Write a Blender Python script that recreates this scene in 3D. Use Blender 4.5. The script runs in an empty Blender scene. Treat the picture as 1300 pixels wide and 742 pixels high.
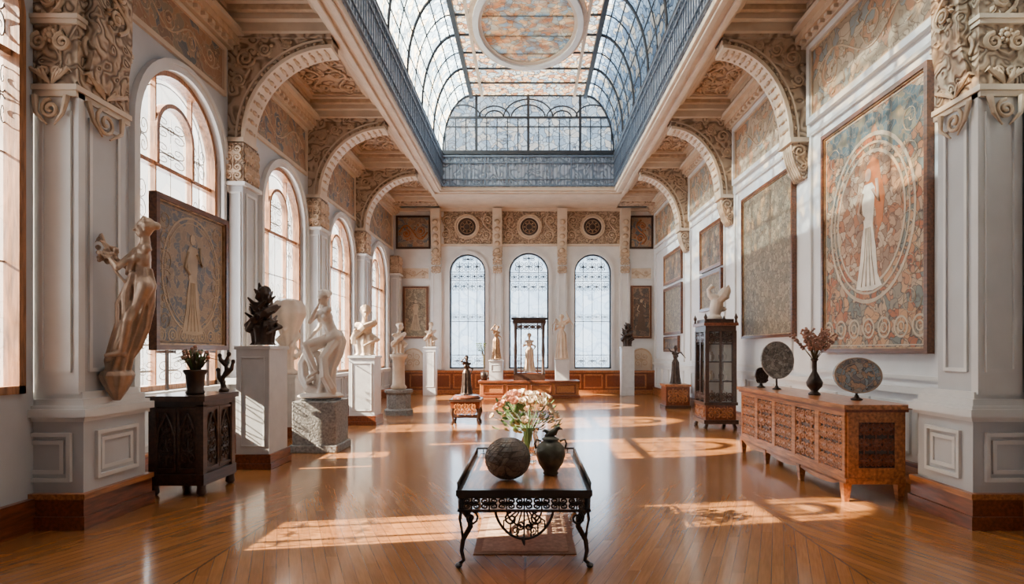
import bpy, bmesh, math, random
from mathutils import Vector, Matrix
random.seed(7)
pi=math.pi
V=Vector
# ============================ materials ============================
def newmat(name):
    m=bpy.data.materials.new(name); m.use_nodes=True
    nt=m.node_tree
    return m,nt,nt.nodes['Principled BSDF']
def N(nt,t,**k):
    n=nt.nodes.new(t)
    for a,v in k.items(): setattr(n,a,v)
    return n
def warpvec(nt,scale=2.0,amt=.3,stretch=(1,1,1),det=1):
    tc=N(nt,'ShaderNodeTexCoord'); mp=N(nt,'ShaderNodeMapping'); mp.inputs['Scale'].default_value=stretch
    nt.links.new(tc.outputs['Object'],mp.inputs['Vector'])
    no=N(nt,'ShaderNodeTexNoise'); no.inputs['Scale'].default_value=scale; no.inputs['Detail'].default_value=det
    nt.links.new(mp.outputs[0],no.inputs['Vector'])
    s=N(nt,'ShaderNodeVectorMath',operation='SUBTRACT'); s.inputs[1].default_value=(.5,.5,.5)
    nt.links.new(no.outputs['Color'],s.inputs[0])
    m=N(nt,'ShaderNodeVectorMath',operation='SCALE'); m.inputs['Scale'].default_value=amt
    nt.links.new(s.outputs[0],m.inputs[0])
    a=N(nt,'ShaderNodeVectorMath',operation='ADD')
    nt.links.new(mp.outputs[0],a.inputs[0]); nt.links.new(m.outputs[0],a.inputs[1])
    return a.outputs[0]
def ramp(nt,fac,stops,interp='LINEAR'):
    r=N(nt,'ShaderNodeValToRGB'); cr=r.color_ramp; cr.interpolation=interp
    while len(cr.elements)<len(stops): cr.elements.new(.5)
    for e,(p,c) in zip(cr.elements,stops):
        e.position=p; e.color=(*c,1) if len(c)==3 else c
    nt.links.new(fac,r.inputs[0]); return r.outputs[0]
def mixc(nt,fac,a,b,mode='MIX'):
    n=N(nt,'ShaderNodeMix',data_type='RGBA',blend_type=mode)
    for s,v in ((n.inputs[0],fac),(n.inputs[6],a),(n.inputs[7],b)):
        if isinstance(v,(int,float)): s.default_value=v
        elif isinstance(v,tuple): s.default_value=(*v,1)
        else: nt.links.new(v,s)
    return n.outputs[2]
def bump(nt,bs,h,st,dist=.02):
    b=N(nt,'ShaderNodeBump'); b.inputs['Strength'].default_value=st; b.inputs['Distance'].default_value=dist
    nt.links.new(h,b.inputs['Height']); nt.links.new(b.outputs[0],bs.inputs['Normal'])
def plain(name,c,rough=.5,metal=0,var=.12,scale=6,bst=.15,stretch=(1,1,1),spec=None,coat=0):
    m,nt,bs=newmat(name)
    v=warpvec(nt,3,.1,stretch)
    no=N(nt,'ShaderNodeTexNoise'); no.inputs['Scale'].default_value=scale; no.inputs['Detail'].default_value=5
    nt.links.new(v,no.inputs['Vector'])
    c1=tuple(x*(1-var*1.6) for x in c); c2=tuple(min(1,x*(1+var)) for x in c)
    col=ramp(nt,no.outputs[0],[(.3,c1),(.7,c2)])
    nt.links.new(col,bs.inputs['Base Color'])
    bs.inputs['Roughness'].default_value=rough; bs.inputs['Metallic'].default_value=metal
    if coat: bs.inputs['Coat Weight'].default_value=coat; bs.inputs['Coat Roughness'].default_value=.1
    bump(nt,bs,no.outputs[0],bst)
    return m
def wood(name,c,rough=.3,stretch=(8,1,8),coat=.2):
    return plain(name,c,rough,0,.35,4,.1,stretch,coat=coat)
def carved(name,lo,hi,scale=3.0,rough=.7,st=.8,dist=.03):
    m,nt,bs=newmat(name)
    v=warpvec(nt,scale*.8,.6/scale*3,det=1)
    vo=N(nt,'ShaderNodeTexVoronoi',feature='SMOOTH_F1'); vo.inputs['Scale'].default_value=scale
    nt.links.new(v,vo.inputs['Vector'])
    s=N(nt,'ShaderNodeMath',operation='MULTIPLY'); s.inputs[1].default_value=24
    nt.links.new(vo.outputs[0],s.inputs[0])
    sn=N(nt,'ShaderNodeMath',operation='SINE'); nt.links.new(s.outputs[0],sn.inputs[0])
    h=N(nt,'ShaderNodeMath',operation='MULTIPLY_ADD'); h.inputs[1].default_value=.5; h.inputs[2].default_value=.5
    nt.links.new(sn.outputs[0],h.inputs[0])
    col=ramp(nt,h.outputs[0],[(.0,lo),(.5,hi)])
    nt.links.new(col,bs.inputs['Base Color']); bs.inputs['Roughness'].default_value=rough
    bump(nt,bs,h.outputs[0],st,dist)
    return m
def artcol(nt,cols,scale,line=(.05,.04,.03),lw=.05,warp=.5,bands=26):
    v=warpvec(nt,scale*.55,warp*4/scale,det=2)
    c=N(nt,'ShaderNodeTexVoronoi',feature='F1'); c.inputs['Scale'].default_value=scale
    e=N(nt,'ShaderNodeTexVoronoi',feature='DISTANCE_TO_EDGE'); e.inputs['Scale'].default_value=scale
    c2=N(nt,'ShaderNodeTexVoronoi',feature='SMOOTH_F1'); c2.inputs['Scale'].default_value=scale*.5
    for q in (c,e,c2): nt.links.new(v,q.inputs['Vector'])
    sp=N(nt,'ShaderNodeSeparateColor'); nt.links.new(c.outputs['Color'],sp.inputs[0])
    k=len(cols)
    base=ramp(nt,sp.outputs[0],[(i/k,cols[i]) for i in range(k)],'CONSTANT')
    s=N(nt,'ShaderNodeMath',operation='MULTIPLY'); s.inputs[1].default_value=bands; nt.links.new(c2.outputs[0],s.inputs[0])
    sn=N(nt,'ShaderNodeMath',operation='SINE'); nt.links.new(s.outputs[0],sn.inputs[0])
    ab=N(nt,'ShaderNodeMath',operation='ABSOLUTE'); nt.links.new(sn.outputs[0],ab.inputs[0])
    wl=ramp(nt,ab.outputs[0],[(.05,(0,0,0)),(.35,(1,1,1))])
    base=mixc(nt,wl,tuple(x*.6+.4*y for x,y in zip(line,cols[0])),base)
    el=ramp(nt,e.outputs[0],[(0,(0,0,0)),(lw,(1,1,1))])
    return mixc(nt,el,line,base)
def art(name,cols,scale=4,line=(.05,.04,.03),lw=.05,rough=.6,warp=.5,bands=26):
    m,nt,bs=newmat(name)
    col=artcol(nt,cols,scale,line,lw,warp,bands)
    nt.links.new(col,bs.inputs['Base Color']); bs.inputs['Roughness'].default_value=rough
    bump(nt,bs,col,.15,.01)
    return m
def pane(name,cols,scale,trans=.5,line=(.2,.2,.2),lw=.03,tint=(1,1,1),bands=14,warp=.4,tlk=1.0):
    m=bpy.data.materials.new(name); m.use_nodes=True; nt=m.node_tree; nt.nodes.clear()
    out=N(nt,'ShaderNodeOutputMaterial')
    col=artcol(nt,cols,scale,line,lw,warp,bands)
    tl=N(nt,'ShaderNodeBsdfTranslucent'); nt.links.new(mixc(nt,1.0,(tlk,tlk,tlk),col,'MULTIPLY'),tl.inputs[0])
    tr=N(nt,'ShaderNodeBsdfTransparent'); tc=mixc(nt,1.0,tint,col,'MULTIPLY'); nt.links.new(tc,tr.inputs[0])
    mx=N(nt,'ShaderNodeMixShader'); mx.inputs[0].default_value=trans
    nt.links.new(tl.outputs[0],mx.inputs[1]); nt.links.new(tr.outputs[0],mx.inputs[2])
    gl=N(nt,'ShaderNodeBsdfGlossy'); gl.inputs['Roughness'].default_value=.15
    m2=N(nt,'ShaderNodeMixShader'); m2.inputs[0].default_value=.04
    nt.links.new(mx.outputs[0],m2.inputs[1]); nt.links.new(gl.outputs[0],m2.inputs[2])
    nt.links.new(m2.outputs[0],out.inputs[0])
    return m
def floor_mat():
    m,nt,bs=newmat('parquet'); L=nt.links.new
    tc=N(nt,'ShaderNodeTexCoord'); sx=N(nt,'ShaderNodeSeparateXYZ'); L(tc.outputs['Object'],sx.inputs[0])
    def M(op,a,b=None,c=None):
        n=N(nt,'ShaderNodeMath',operation=op)
        for i,x in enumerate((a,b,c)):
            if x is None: continue
            if isinstance(x,(int,float)): n.inputs[i].default_value=x
            else: L(x,n.inputs[i])
        return n.outputs[0]
    W=2.4
    xx=M('ADD',sx.outputs[0],.04)
    pp=M('PINGPONG',xx,W)
    v=M('DIVIDE',M('ADD',M('MULTIPLY',sx.outputs[1],.42),M('MULTIPLY',pp,-1.0)),.095)
    idv=M('FLOOR',v); col=M('FLOOR',M('DIVIDE',xx,W))
    seg=M('FLOOR',M('ADD',M('DIVIDE',sx.outputs[1],1.3),M('MULTIPLY',idv,.37)))
    cb=N(nt,'ShaderNodeCombineXYZ'); L(idv,cb.inputs[0]); L(M('ADD',M('MULTIPLY',col,17.0),seg),cb.inputs[1])
    wn=N(nt,'ShaderNodeTexWhiteNoise',noise_dimensions='2D'); L(cb.outputs[0],wn.inputs['Vector'])
    base=ramp(nt,wn.outputs['Value'],[(0,(.27,.105,.030)),(.5,(.32,.128,.039)),(1,(.37,.155,.050))])
    cg=N(nt,'ShaderNodeCombineXYZ'); L(M('MULTIPLY',v,2.0),cg.inputs[0]); L(M('MULTIPLY',sx.outputs[1],1.5),cg.inputs[1]); L(wn.outputs['Value'],cg.inputs[2])
    no=N(nt,'ShaderNodeTexNoise'); no.inputs['Scale'].default_value=3; no.inputs['Detail'].default_value=5; L(cg.outputs[0],no.inputs['Vector'])
    g=ramp(nt,no.outputs[0],[(.3,(.84,.82,.80)),(.7,(1.08,1.08,1.08))])
    base=mixc(nt,1.0,base,g,'MULTIPLY')
    f=M('FRACT',v); l1=M('LESS_THAN',f,.07)
    f2=M('FRACT',M('DIVIDE',xx,W)); l2=M('LESS_THAN',f2,.008)
    ln=M('MAXIMUM',l1,l2)
    base=mixc(nt,M('MULTIPLY',ln,.5),base,(.07,.024,.008))
    L(base,bs.inputs['Base Color'])
    r=M('MULTIPLY_ADD',no.outputs[0],.14,.13); L(r,bs.inputs['Roughness'])
    bs.inputs['Coat Weight'].default_value=.35; bs.inputs['Coat Roughness'].default_value=.10
    bump(nt,bs,M('SUBTRACT',1.0,ln),.2,.003)
    return m
M_wall=plain('wall_paint_shaded',(.49,.50,.52),.55,var=.05,scale=2,bst=.03)  # wall paint with the left side's shade put into its grey
M_wallR=plain('wall_paint_lit',(.68,.69,.71),.5,var=.05,scale=2,bst=.03)  # lit copy of the wall paint, paler for the brighter right wall
M_trim=plain('trim_paint',(.65,.645,.64),.45,var=.05,scale=3,bst=.03)
M_cream=plain('cream_plaster',(.59,.48,.37),.5,var=.08,scale=3,bst=.05)
M_relief=carved('carved_plaster',(.21,.145,.10),(.48,.36,.26),3.5)
M_reliefB=carved('carved_plaster_fine',(.18,.115,.075),(.44,.32,.22),7,st=.9)
M_orn=plain('gilded_plaster',(.52,.38,.26),.5,var=.15,scale=8,bst=.1)
M_mural=art('mural_paint',[(.21,.14,.10),(.31,.18,.11),(.12,.14,.16),(.36,.22,.13),(.24,.20,.15)],4.5,(.40,.30,.21),.05,warp=.9)
M_muralR=art('mural_paint_light',[(.38,.30,.21),(.42,.22,.12),(.46,.36,.26),(.22,.25,.25),(.33,.26,.18)],4.5,(.13,.085,.055),.05,warp=.9)
M_floor=floor_mat()
M_oak=wood('orange_oak',(.40,.145,.046),.3)
M_oakd=wood('red_mahogany',(.18,.048,.018),.3)
M_dark=wood('dark_walnut',(.05,.023,.014),.35)
M_black=plain('ebony',(.018,.012,.011),.3,var=.3,coat=.3)
M_winwood=wood('window_oak',(.36,.16,.07),.4,(8,8,1))
M_iron=plain('blackened_iron',(.03,.035,.045),.5,.5)
M_blueiron=plain('blue_grey_iron',(.10,.14,.20),.5,.3)
M_lead=plain('lead_came',(.26,.26,.26),.5,.3)
M_well=carved('blue_grey_relief',(.18,.23,.31),(.42,.50,.62),3.5)
M_marble=plain('white_marble',(.66,.58,.51),.4,var=.1,scale=3,bst=.05)
M_marblew=plain('warm_marble',(.54,.41,.30),.42,var=.15,scale=4,bst=.1)
M_bronze=plain('dark_bronze',(.06,.04,.032),.35,.7,var=.3)
M_gold=plain('gilded_bronze',(.40,.24,.13),.4,.4,var=.3,scale=9)
M_goldd=plain('aged_bronze',(.44,.32,.235),.36,.35,var=.15,scale=12)
M_stone=plain('grey_granite',(.22,.21,.20),.7,var=.3,scale=30,bst=.5)
M_ped=plain('pedestal_paint',(.56,.56,.57),.5,var=.05)
M_frame=wood('picture_frame',(.13,.045,.018),.35)
M_greenc=plain('green_bronze_ceramic',(.085,.085,.062),.35,.2,var=.4,scale=10,bst=.4)
M_leaf=plain('leaf',(.07,.13,.03),.5)
M_stem=plain('stem',(.10,.08,.04),.6)
M_petal=plain('petal_pink',(.88,.50,.37),.5,var=.2)
M_petalw=plain('petal_cream',(.90,.74,.56),.5,var=.1)
M_dry=plain('dried_blossom',(.40,.20,.14),.7,var=.3)
M_rug=plain('pale_panel',(.42,.26,.17),.75,var=.2,scale=25,bst=.3)  # brown of the pale panel added on the floor under the table
M_paleb=plain('panel_border',(.28,.15,.09),.75,var=.2,scale=25,bst=.3)
M_pane=pane('leaded_glass',[(.95,.97,1),(.90,.94,.98),(.97,.98,1),(.85,.91,.96)],2.0,.84,(.66,.67,.68),.012,bands=8,tlk=.7)
M_paneB=pane('blue_curtain_glass',[(.68,.81,.93),(.76,.86,.95),(.80,.89,.96),(.64,.78,.91)],2.2,.55,(.40,.50,.61),.02,bands=12)
M_vault=pane('vault_glass',[(.28,.42,.57),(.52,.65,.76),(.74,.67,.54),(.17,.25,.36),(.42,.56,.69)],5,.20,(.04,.06,.09),.09,bands=16)
M_end=pane('lunette_glass',[(.62,.78,.90),(.75,.86,.93),(.85,.84,.78),(.45,.60,.75)],4.5,.78,(.10,.13,.17),.06,bands=12)
M_mosaic=pane('mosaic_glass',[(.22,.28,.34),(.52,.29,.15),(.58,.45,.31),(.28,.13,.07),(.34,.40,.42)],6.5,.02,(.03,.02,.015),.12,bands=20,tlk=.42)
M_medal=pane('medallion_glass',[(.36,.50,.66),(.66,.48,.34),(.74,.69,.62),(.44,.56,.68),(.62,.42,.32),(.68,.60,.52)],5.5,.02,(.24,.18,.14),.04,bands=18,tlk=.62)
mg,nt,bs=newmat('clear_glass'); bs.inputs['Transmission Weight'].default_value=1; bs.inputs['Roughness'].default_value=.02; bs.inputs['IOR'].default_value=1.3; bs.inputs['Base Color'].default_value=(.93,.97,.96,1)
M_glass=mg
mg=bpy.data.materials.new('cabinet_glass'); mg.use_nodes=True; nt=mg.node_tree; nt.nodes.clear()
o=N(nt,'ShaderNodeOutputMaterial'); t=N(nt,'ShaderNodeBsdfTransparent'); t.inputs[0].default_value=(.85,.9,.9,1); g=N(nt,'ShaderNodeBsdfGlossy'); g.inputs['Roughness'].default_value=.05
x=N(nt,'ShaderNodeMixShader'); x.inputs[0].default_value=.15; nt.links.new(t.outputs[0],x.inputs[1]); nt.links.new(g.outputs[0],x.inputs[2]); nt.links.new(x.outputs[0],o.inputs[0])
M_cglass=mg
# ============================ builder ============================
ROOM=('floor','wall','ceiling','trim','baseboard','window','skylight','balcony')
class B:
    def __init__(s): s.v=[];s.f=[];s.m=[];s.s=[];s.mats=[]
    def mi(s,m):
        if m not in s.mats: s.mats.append(m)
        return s.mats.index(m)
    def add(s,vs,fs,m,sm=False):
        o=len(s.v); k=s.mi(m)
        s.v+= [tuple(p) for p in vs]
        for f in fs: s.f.append([i+o for i in f]); s.m.append(k); s.s.append(sm)
    def box(s,x0,x1,y0,y1,z0,z1,m):
        s.add([(x0,y0,z0),(x1,y0,z0),(x1,y1,z0),(x0,y1,z0),(x0,y0,z1),(x1,y0,z1),(x1,y1,z1),(x0,y1,z1)],
              [(0,3,2,1),(4,5,6,7),(0,1,5,4),(1,2,6,5),(2,3,7,6),(3,0,4,7)],m)
    def taper(s,cx,cy,z0,z1,a0,b0,a1,b1,m):
        s.add([(cx-a0,cy-b0,z0),(cx+a0,cy-b0,z0),(cx+a0,cy+b0,z0),(cx-a0,cy+b0,z0),(cx-a1,cy-b1,z1),(cx+a1,cy-b1,z1),(cx+a1,cy+b1,z1),(cx-a1,cy+b1,z1)],
              [(0,3,2,1),(4,5,6,7),(0,1,5,4),(1,2,6,5),(2,3,7,6),(3,0,4,7)],m)
    def mbox(s,mp,u0,u1,z0,z1,t0,t1,m):
        s.ext([(u0,z0),(u1,z0),(u1,z1),(u0,z1)],t0,t1,mp,m)
    def ext(s,poly,t0,t1,mp,m):
        n=len(poly)
        vs=[mp(u,z,t0) for u,z in poly]+[mp(u,z,t1) for u,z in poly]
        fs=[list(range(n))[::-1],list(range(n,2*n))]+[(i,(i+1)%n,n+(i+1)%n,n+i) for i in range(n)]
        s.add(vs,fs,m)
    def flat(s,poly,t,mp,m):
        s.add([mp(u,z,t) for u,z in poly],[list(range(len(poly)))],m)
    def strip(s,A,C,t0,t1,mp,m,closed=False):
        n=len(A); vs=[]
        for (a,c) in zip(A,C):
            vs+=[mp(a[0],a[1],t0),mp(c[0],c[1],t0),mp(c[0],c[1],t1),mp(a[0],a[1],t1)]
        fs=[]
        for i in range(n if closed else n-1):
            j=(i+1)%n
            for k in range(4):
                l=(k+1)%4; fs.append((4*i+k,4*i+l,4*j+l,4*j+k))
        if not closed: fs+=[(0,1,2,3),(4*n-4,4*n-3,4*n-2,4*n-1)]
        s.add(vs,fs,m)
    def frame(s,mp,u0,u1,z0,z1,w,t0,t1,m):
        A=[(u0,z0),(u1,z0),(u1,z1),(u0,z1)]; C=[(u0+w,z0+w),(u1-w,z0+w),(u1-w,z1-w),(u0+w,z1-w)]
        s.strip(A,C,t0,t1,mp,m,True)
    def tube(s,pts,r,m,n=6,fold=0,amp=0,flat=1.0,closed=False,sm=True,phase=0):
        pts=[V(p) for p in pts]; k=len(pts)
        if not hasattr(r,'__len__'): r=[r]*k
        vs=[];nrm=None
        for i,p in enumerate(pts):
            if closed: t=(pts[(i+1)%k]-pts[i-1])
            else: t=(pts[min(i+1,k-1)]-pts[max(i-1,0)])
            if t.length<1e-9: t=V((0,0,1))
            t.normalize()
            if nrm is None:
                ref=V((1,0,0)) if abs(t.x)<.8 else V((0,1,0))
                nrm=(ref-t*ref.dot(t)).normalized()
            else:
                nrm=nrm-t*nrm.dot(t)
                nrm=nrm.normalized() if nrm.length>1e-6 else t.orthogonal().normalized()
            bn=t.cross(nrm)
            for j in range(n):
                a=2*pi*j/n
                q=r[i]*(1+amp*math.cos(fold*a+phase*i)) if fold else r[i]
                vs.append(p+nrm*(q*math.cos(a))+bn*(q*flat*math.sin(a)))
        fs=[]
        for i in range(k if closed else k-1):
            o=((i+1)%k)*n
            for j in range(n):
                l=(j+1)%n; fs.append((i*n+j,i*n+l,o+l,o+j))
        if not closed: fs+=[list(range(n))[::-1],list(range((k-1)*n,k*n))]
        s.add(vs,fs,m,sm)
    def lathe(s,prof,c,m,n=28,fold=0,amp=0,sx=1,sy=1,sm=True):
        vs=[]
        for (r,z) in prof:
            for j in range(n):
                a=2*pi*j/n; q=r*(1+amp*math.cos(fold*a))
                vs.append((c[0]+q*sx*math.cos(a),c[1]+q*sy*math.sin(a),c[2]+z))
        fs=[(i*n+j,i*n+(j+1)%n,(i+1)*n+(j+1)%n,(i+1)*n+j) for i in range(len(prof)-1) for j in range(n)]
        fs+=[list(range(n))[::-1],list(range((len(prof)-1)*n,len(prof)*n))]
        s.add(vs,fs,m,sm)
    def ell(s,c,r,m,ax=None,fw=None,n=14):
        if not hasattr(r,'__len__'): r=(r,r,r)
        c=V(c); z=V(ax).normalized() if ax is not None else V((0,0,1))
        f=V(fw) if fw is not None else V((0,-1,0))
        y=(f-z*f.dot(z))
        y=y.normalized() if y.length>1e-4 else z.orthogonal().normalized()
        x=y.cross(z); h=n//2+2; vs=[c+z*r[2]]
        for i in range(1,h):
            p=pi*i/h
            for j in range(n):
                a=2*pi*j/n
                vs.append(c+x*(r[0]*math.sin(p)*math.cos(a))+y*(r[1]*math.sin(p)*math.sin(a))+z*(r[2]*math.cos(p)))
        vs.append(c-z*r[2]); e=len(vs)-1
        fs=[(0,1+j,1+(j+1)%n) for j in range(n)]
        for i in range(h-2):
            for j in range(n):
                a=1+i*n+j; b=1+i*n+(j+1)%n; fs.append((a,a+n,b+n,b))
        o=1+(h-2)*n
        fs+=[(e,o+(j+1)%n,o+j) for j in range(n)]
        s.add(vs,fs,m,True)
    def cap(s,a,b,ra,rb,m,n=10):
        a=V(a);b=V(b); s.tube([a,b],[ra,rb],m,n); s.ell(a,ra,m,n=n); s.ell(b,rb,m,n=n)
    def obj(s,name,loc=(0,0,0),rot=0,scale=1,bevel=0,voxel=0,smooth=0):
        if tuple(loc)==(0,0,0) and not name.startswith(ROOM):
            lo=[min(p[i] for p in s.v) for i in range(3)]; hi=[max(p[i] for p in s.v) for i in range(3)]
            c=((lo[0]+hi[0])/2,(lo[1]+hi[1])/2,lo[2] if 'painting' not in name else (lo[2]+hi[2])/2)
            s.v=[(p[0]-c[0],p[1]-c[1],p[2]-c[2]) for p in s.v]; loc=c
        me=bpy.data.meshes.new(name); me.from_pydata(s.v,[],s.f)
        for m in s.mats: me.materials.append(m)
        me.polygons.foreach_set('material_index',s.m); me.polygons.foreach_set('use_smooth',s.s)
        bm=bmesh.new(); bm.from_mesh(me); bmesh.ops.recalc_face_normals(bm,faces=bm.faces); bm.to_mesh(me); bm.free()
        o=bpy.data.objects.new(name,me); bpy.context.collection.objects.link(o)
        o.location=loc; o.rotation_euler=(0,0,rot); o.scale=(scale,)*3
        if bevel:
            md=o.modifiers.new('bevel','BEVEL'); md.width=bevel; md.segments=2; md.limit_method='ANGLE'; md.angle_limit=.6
        if voxel:
            md=o.modifiers.new('remesh','REMESH'); md.mode='VOXEL'; md.voxel_size=voxel; md.use_smooth_shade=True
            if smooth:
                md=o.modifiers.new('smooth','SMOOTH'); md.iterations=smooth; md.factor=.5
        return o
def spiral(cx,cz,r,a0,turns,d=1,n=18,rend=.12):
    return [(cx+r*(1-(1-rend)*i/n)*math.cos(a0+d*turns*2*pi*i/n),cz+r*(1-(1-rend)*i/n)*math.sin(a0+d*turns*2*pi*i/n)) for i in range(n+1)]
def scrollcell(b,mp,cu,cz,w,h,r,m,t=0,n=5):
    for sx in (-1,1):
        for sz in (-1,1):
            R=min(w,h)*.24
            P=spiral(0,0,R,-pi*.5,1.35,1,14)
            P=[(0,-h*.42)]+P
            pts=[mp(cu+sx*(w*.24+p[0]*w/min(w,h)*.95),cz+sz*(h*.22+p[1]*h/min(w,h)*.85),t) for p in P[1:]]
            pts=[mp(cu,cz+sz*h*.02,t)]+pts
            b.tube(pts,[r*1.2]+[r*(1.25-.7*i/len(P)) for i in range(len(P)-1)],m,n)
    K=10; b.tube([mp(cu+w*.11*math.cos(2*pi*i/K),cz+h*.13*math.sin(2*pi*i/K),t) for i in range(K)],r,m,n,closed=True)
    b.tube([mp(cu,cz-h*.48,t),mp(cu,cz+h*.48,t)],r*.8,m,n)
def ornament(b,mp,u0,u1,z0,z1,nu,nz,r,m,t=0):
    w=(u1-u0)/nu; h=(z1-z0)/nz
    for i in range(nu):
        for j in range(nz): scrollcell(b,mp,u0+w*(i+.5),z0+h*(j+.5),w,h,r,m,t)
def vine(b,mp,u0,u1,z0,z1,r,m,t=0,step=None,seed=0):
    rnd=random.Random(seed); H=u1-u0>z1-z0
    L=(u1-u0) if H else (z1-z0); A=((z1-z0) if H else (u1-u0))/2
    step=step or A*2.2; n=max(1,round(L/step)); step=L/n
    def q(l,a): return mp(u0+l,z0+A+a,t) if H else mp(u0+A+a,z0+l,t)
    K=n*10; b.tube([q(L*i/K,A*.55*math.sin(pi*i*n/K)) for i in range(K+1)],r*1.1,m,5)
    for i in range(n):
        s_=1 if i%2==0 else -1; c=(step*(i+.5),-s_*A*.12)
        b.tube([q(min(L,max(0,c[0]+p[0])),c[1]+p[1]) for p in spiral(0,0,min(A,step/2)*.62,pi/2*s_,1.6,-s_,16)],[r*(1.1-.5*k/17) for k in range(17)],m,5)
        b.ell(q(*c),(r*2,r*2,r*2),m,n=7)
        for k in range(5):
            a=rnd.uniform(0,6.28); R=min(A,step/2)*.78; l=c[0]+R*math.cos(a); w_=c[1]+R*math.sin(a)
            l=min(L-r,max(r,l)); w_=min(A*.9,max(-A*.9,w_))
            b.tube([q(l,w_),q(min(L,max(0,l+R*.22*math.cos(a+.5))),w_+R*.2*math.sin(a+.5)),q(min(L,max(0,l+R*.3*math.cos(a+1.1))),w_+R*.3*math.sin(a+1.1))],[r*.5,r*1.7,r*.3],m,5)
XL,XR,YB,YF=-5.0,4.6,21.8,-1.6
ZS=6.8; ZC=7.2
mL=lambda u,z,t:(XL+t,u,z)
mR=lambda u,z,t:(XR-t,u,z)
mB=lambda u,z,t:(u,YB-t,z)
mLn=lambda u,z,t:(-4.45+t,u,z)
mLw=lambda u,z,t:(-4.36+t,u,z)
mRn=lambda u,z,t:(4.45-t,u,z)
def arch(uc,hw,z0,zt,n=24):
    sp=zt-hw
    return [(uc-hw,z0)]+[(uc-hw*math.cos(pi*i/n),sp+hw*math.sin(pi*i/n)) for i in range(n+1)]+[(uc+hw,z0)]
def archwall(b,mp,u0,u1,z0,z1,T,ops,m):
    cur=u0
    for (uc,hw,zs,zt) in ops:
        b.mbox(mp,cur,uc-hw,z0,z1,-T,0,m)
        b.mbox(mp,uc-hw,uc+hw,z0,zs,-T,0,m)
        A=arch(uc,hw,zs,zt)[1:-1]
        b.strip(A,[(a[0],z1) for a in A],-T,0,mp,m)
        cur=uc+hw
    b.mbox(mp,cur,u1,z0,z1,-T,0,m)
WL=[(8.55,1.03,1.05,5.55),(12.05,1.0,1.03,5.3),(15.7,1.0,1.0,5.1),(19.6,1.02,.98,5.05)]
WN=[(4.72,.47,1.22,5.0)]
WB=[(-2.28,.66,.92,5.15),(-.02,.73,.92,5.2),(2.34,.68,.92,5.15)]
# ============================ shell ============================
b=B(); b.box(XL-.4,XR+.4,YF-.4,YB+.4,-.2,0,M_floor); b.obj('floor')
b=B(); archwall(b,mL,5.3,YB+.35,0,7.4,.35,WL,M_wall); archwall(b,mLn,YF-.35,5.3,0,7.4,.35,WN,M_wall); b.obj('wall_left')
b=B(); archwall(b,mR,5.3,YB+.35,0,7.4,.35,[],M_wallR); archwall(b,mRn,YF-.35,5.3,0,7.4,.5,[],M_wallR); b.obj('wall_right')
b=B(); archwall(b,mB,XL,XR,0,7.4,.35,WB,M_trim); b.obj('wall_back')
b=B(); b.box(XL,XR,YF-.35,YF,0,7.4,M_wall); b.obj('wall_front')
OX0,OX1,OY0,OY1=-2.85,2.78,2.5,19.2
b=B()
b.box(XL-.3,OX0-.4,YF-.3,YB+.3,ZC,ZC+.25,M_relief); b.box(OX1+.4,XR+.3,YF-.3,YB+.3,ZC,ZC+.25,M_relief)
b.box(OX0-.4,OX1+.4,OY1+.35,YB+.3,ZC,ZC+.25,M_relief); b.box(OX0-.4,OX1+.4,YF-.3,OY0-.35,ZC,ZC+.25,M_relief)
b.obj('ceiling')
b=B()
def ringbeam(b,e0,e1,z0,z1,m):
    A=[(OX0-e0,OY0-e0),(OX1+e0,OY0-e0),(OX1+e0,OY1+e0),(OX0-e0,OY1+e0)]
    C=[(OX0-e1,OY0-e1),(OX1+e1,OY0-e1),(OX1+e1,OY1+e1),(OX0-e1,OY1+e1)]
    b.strip(A,C,z0,z1,lambda u,v,t:(u,v,t),m,True)
ringbeam(b,0,.42,ZS,ZS+.12,M_cream); ringbeam(b,.06,.16,ZS-.05,ZS,M_cream); ringbeam(b,.26,.36,ZS-.06,ZS,M_cream)
ringbeam(b,.13,.42,ZS+.12,ZC+.2,M_cream)
ringbeam(b,.42,.5,ZS+.12,ZC+.05,M_cream); ringbeam(b,.5,.6,ZS+.22,ZC+.02,M_cream)
b.box(OX0-.42,OX1+.42,OY1+.42,YB,ZS+.02,ZC+.05,M_cream)
b.obj('trim_1',bevel=.015)
PY=[9.95,13.5,17.15]
b=B()
for side,(xw,xb,mw) in {'L':(XL,OX0-.42,M_cream),'R':(XR,OX1+.42,M_cream)}.items():
    x0,x1=min(xw,xb),max(xw,xb)
    ys=[YF,2.2,5.72]+PY+[20.9]
    for y in ys[1:]:
        b.box(x0,x1,y-.3,y+.3,ZS+.02,ZC,M_cream); b.box(x0,x1,y-.22,y+.22,ZS-.04,ZS+.02,M_relief)
        b.box(x0,x1,y-.36,y+.36,ZS+.16,ZC,M_cream)
    for a,c in zip(ys[:-1],ys[1:]):
        a2,c2=a+.36,c-.36
        mC=lambda u,v,t:(u,v,ZC-t)
        for k,(ins,tt) in enumerate(((0,.26),(.10,.17),(.20,.09))):
            b.frame(mC,x0+ins,x1-ins,a2+ins,c2-ins,.09,0,tt,M_cream if k!=1 else M_orn)
        L=c2-a2
        if c>6:
            vine(b,mC,x0+.36,(x0+x1)/2-.02,a2+.36,c2-.36,.024,M_orn,.02,seed=1); vine(b,mC,(x0+x1)/2+.02,x1-.36,a2+.36,c2-.36,.024,M_orn,.02,seed=2)
        b.frame(mC,x0+.30,x1-.30,a2+.30,c2-.30,.04,0,.05,M_orn)
b.obj('trim_2')
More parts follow.
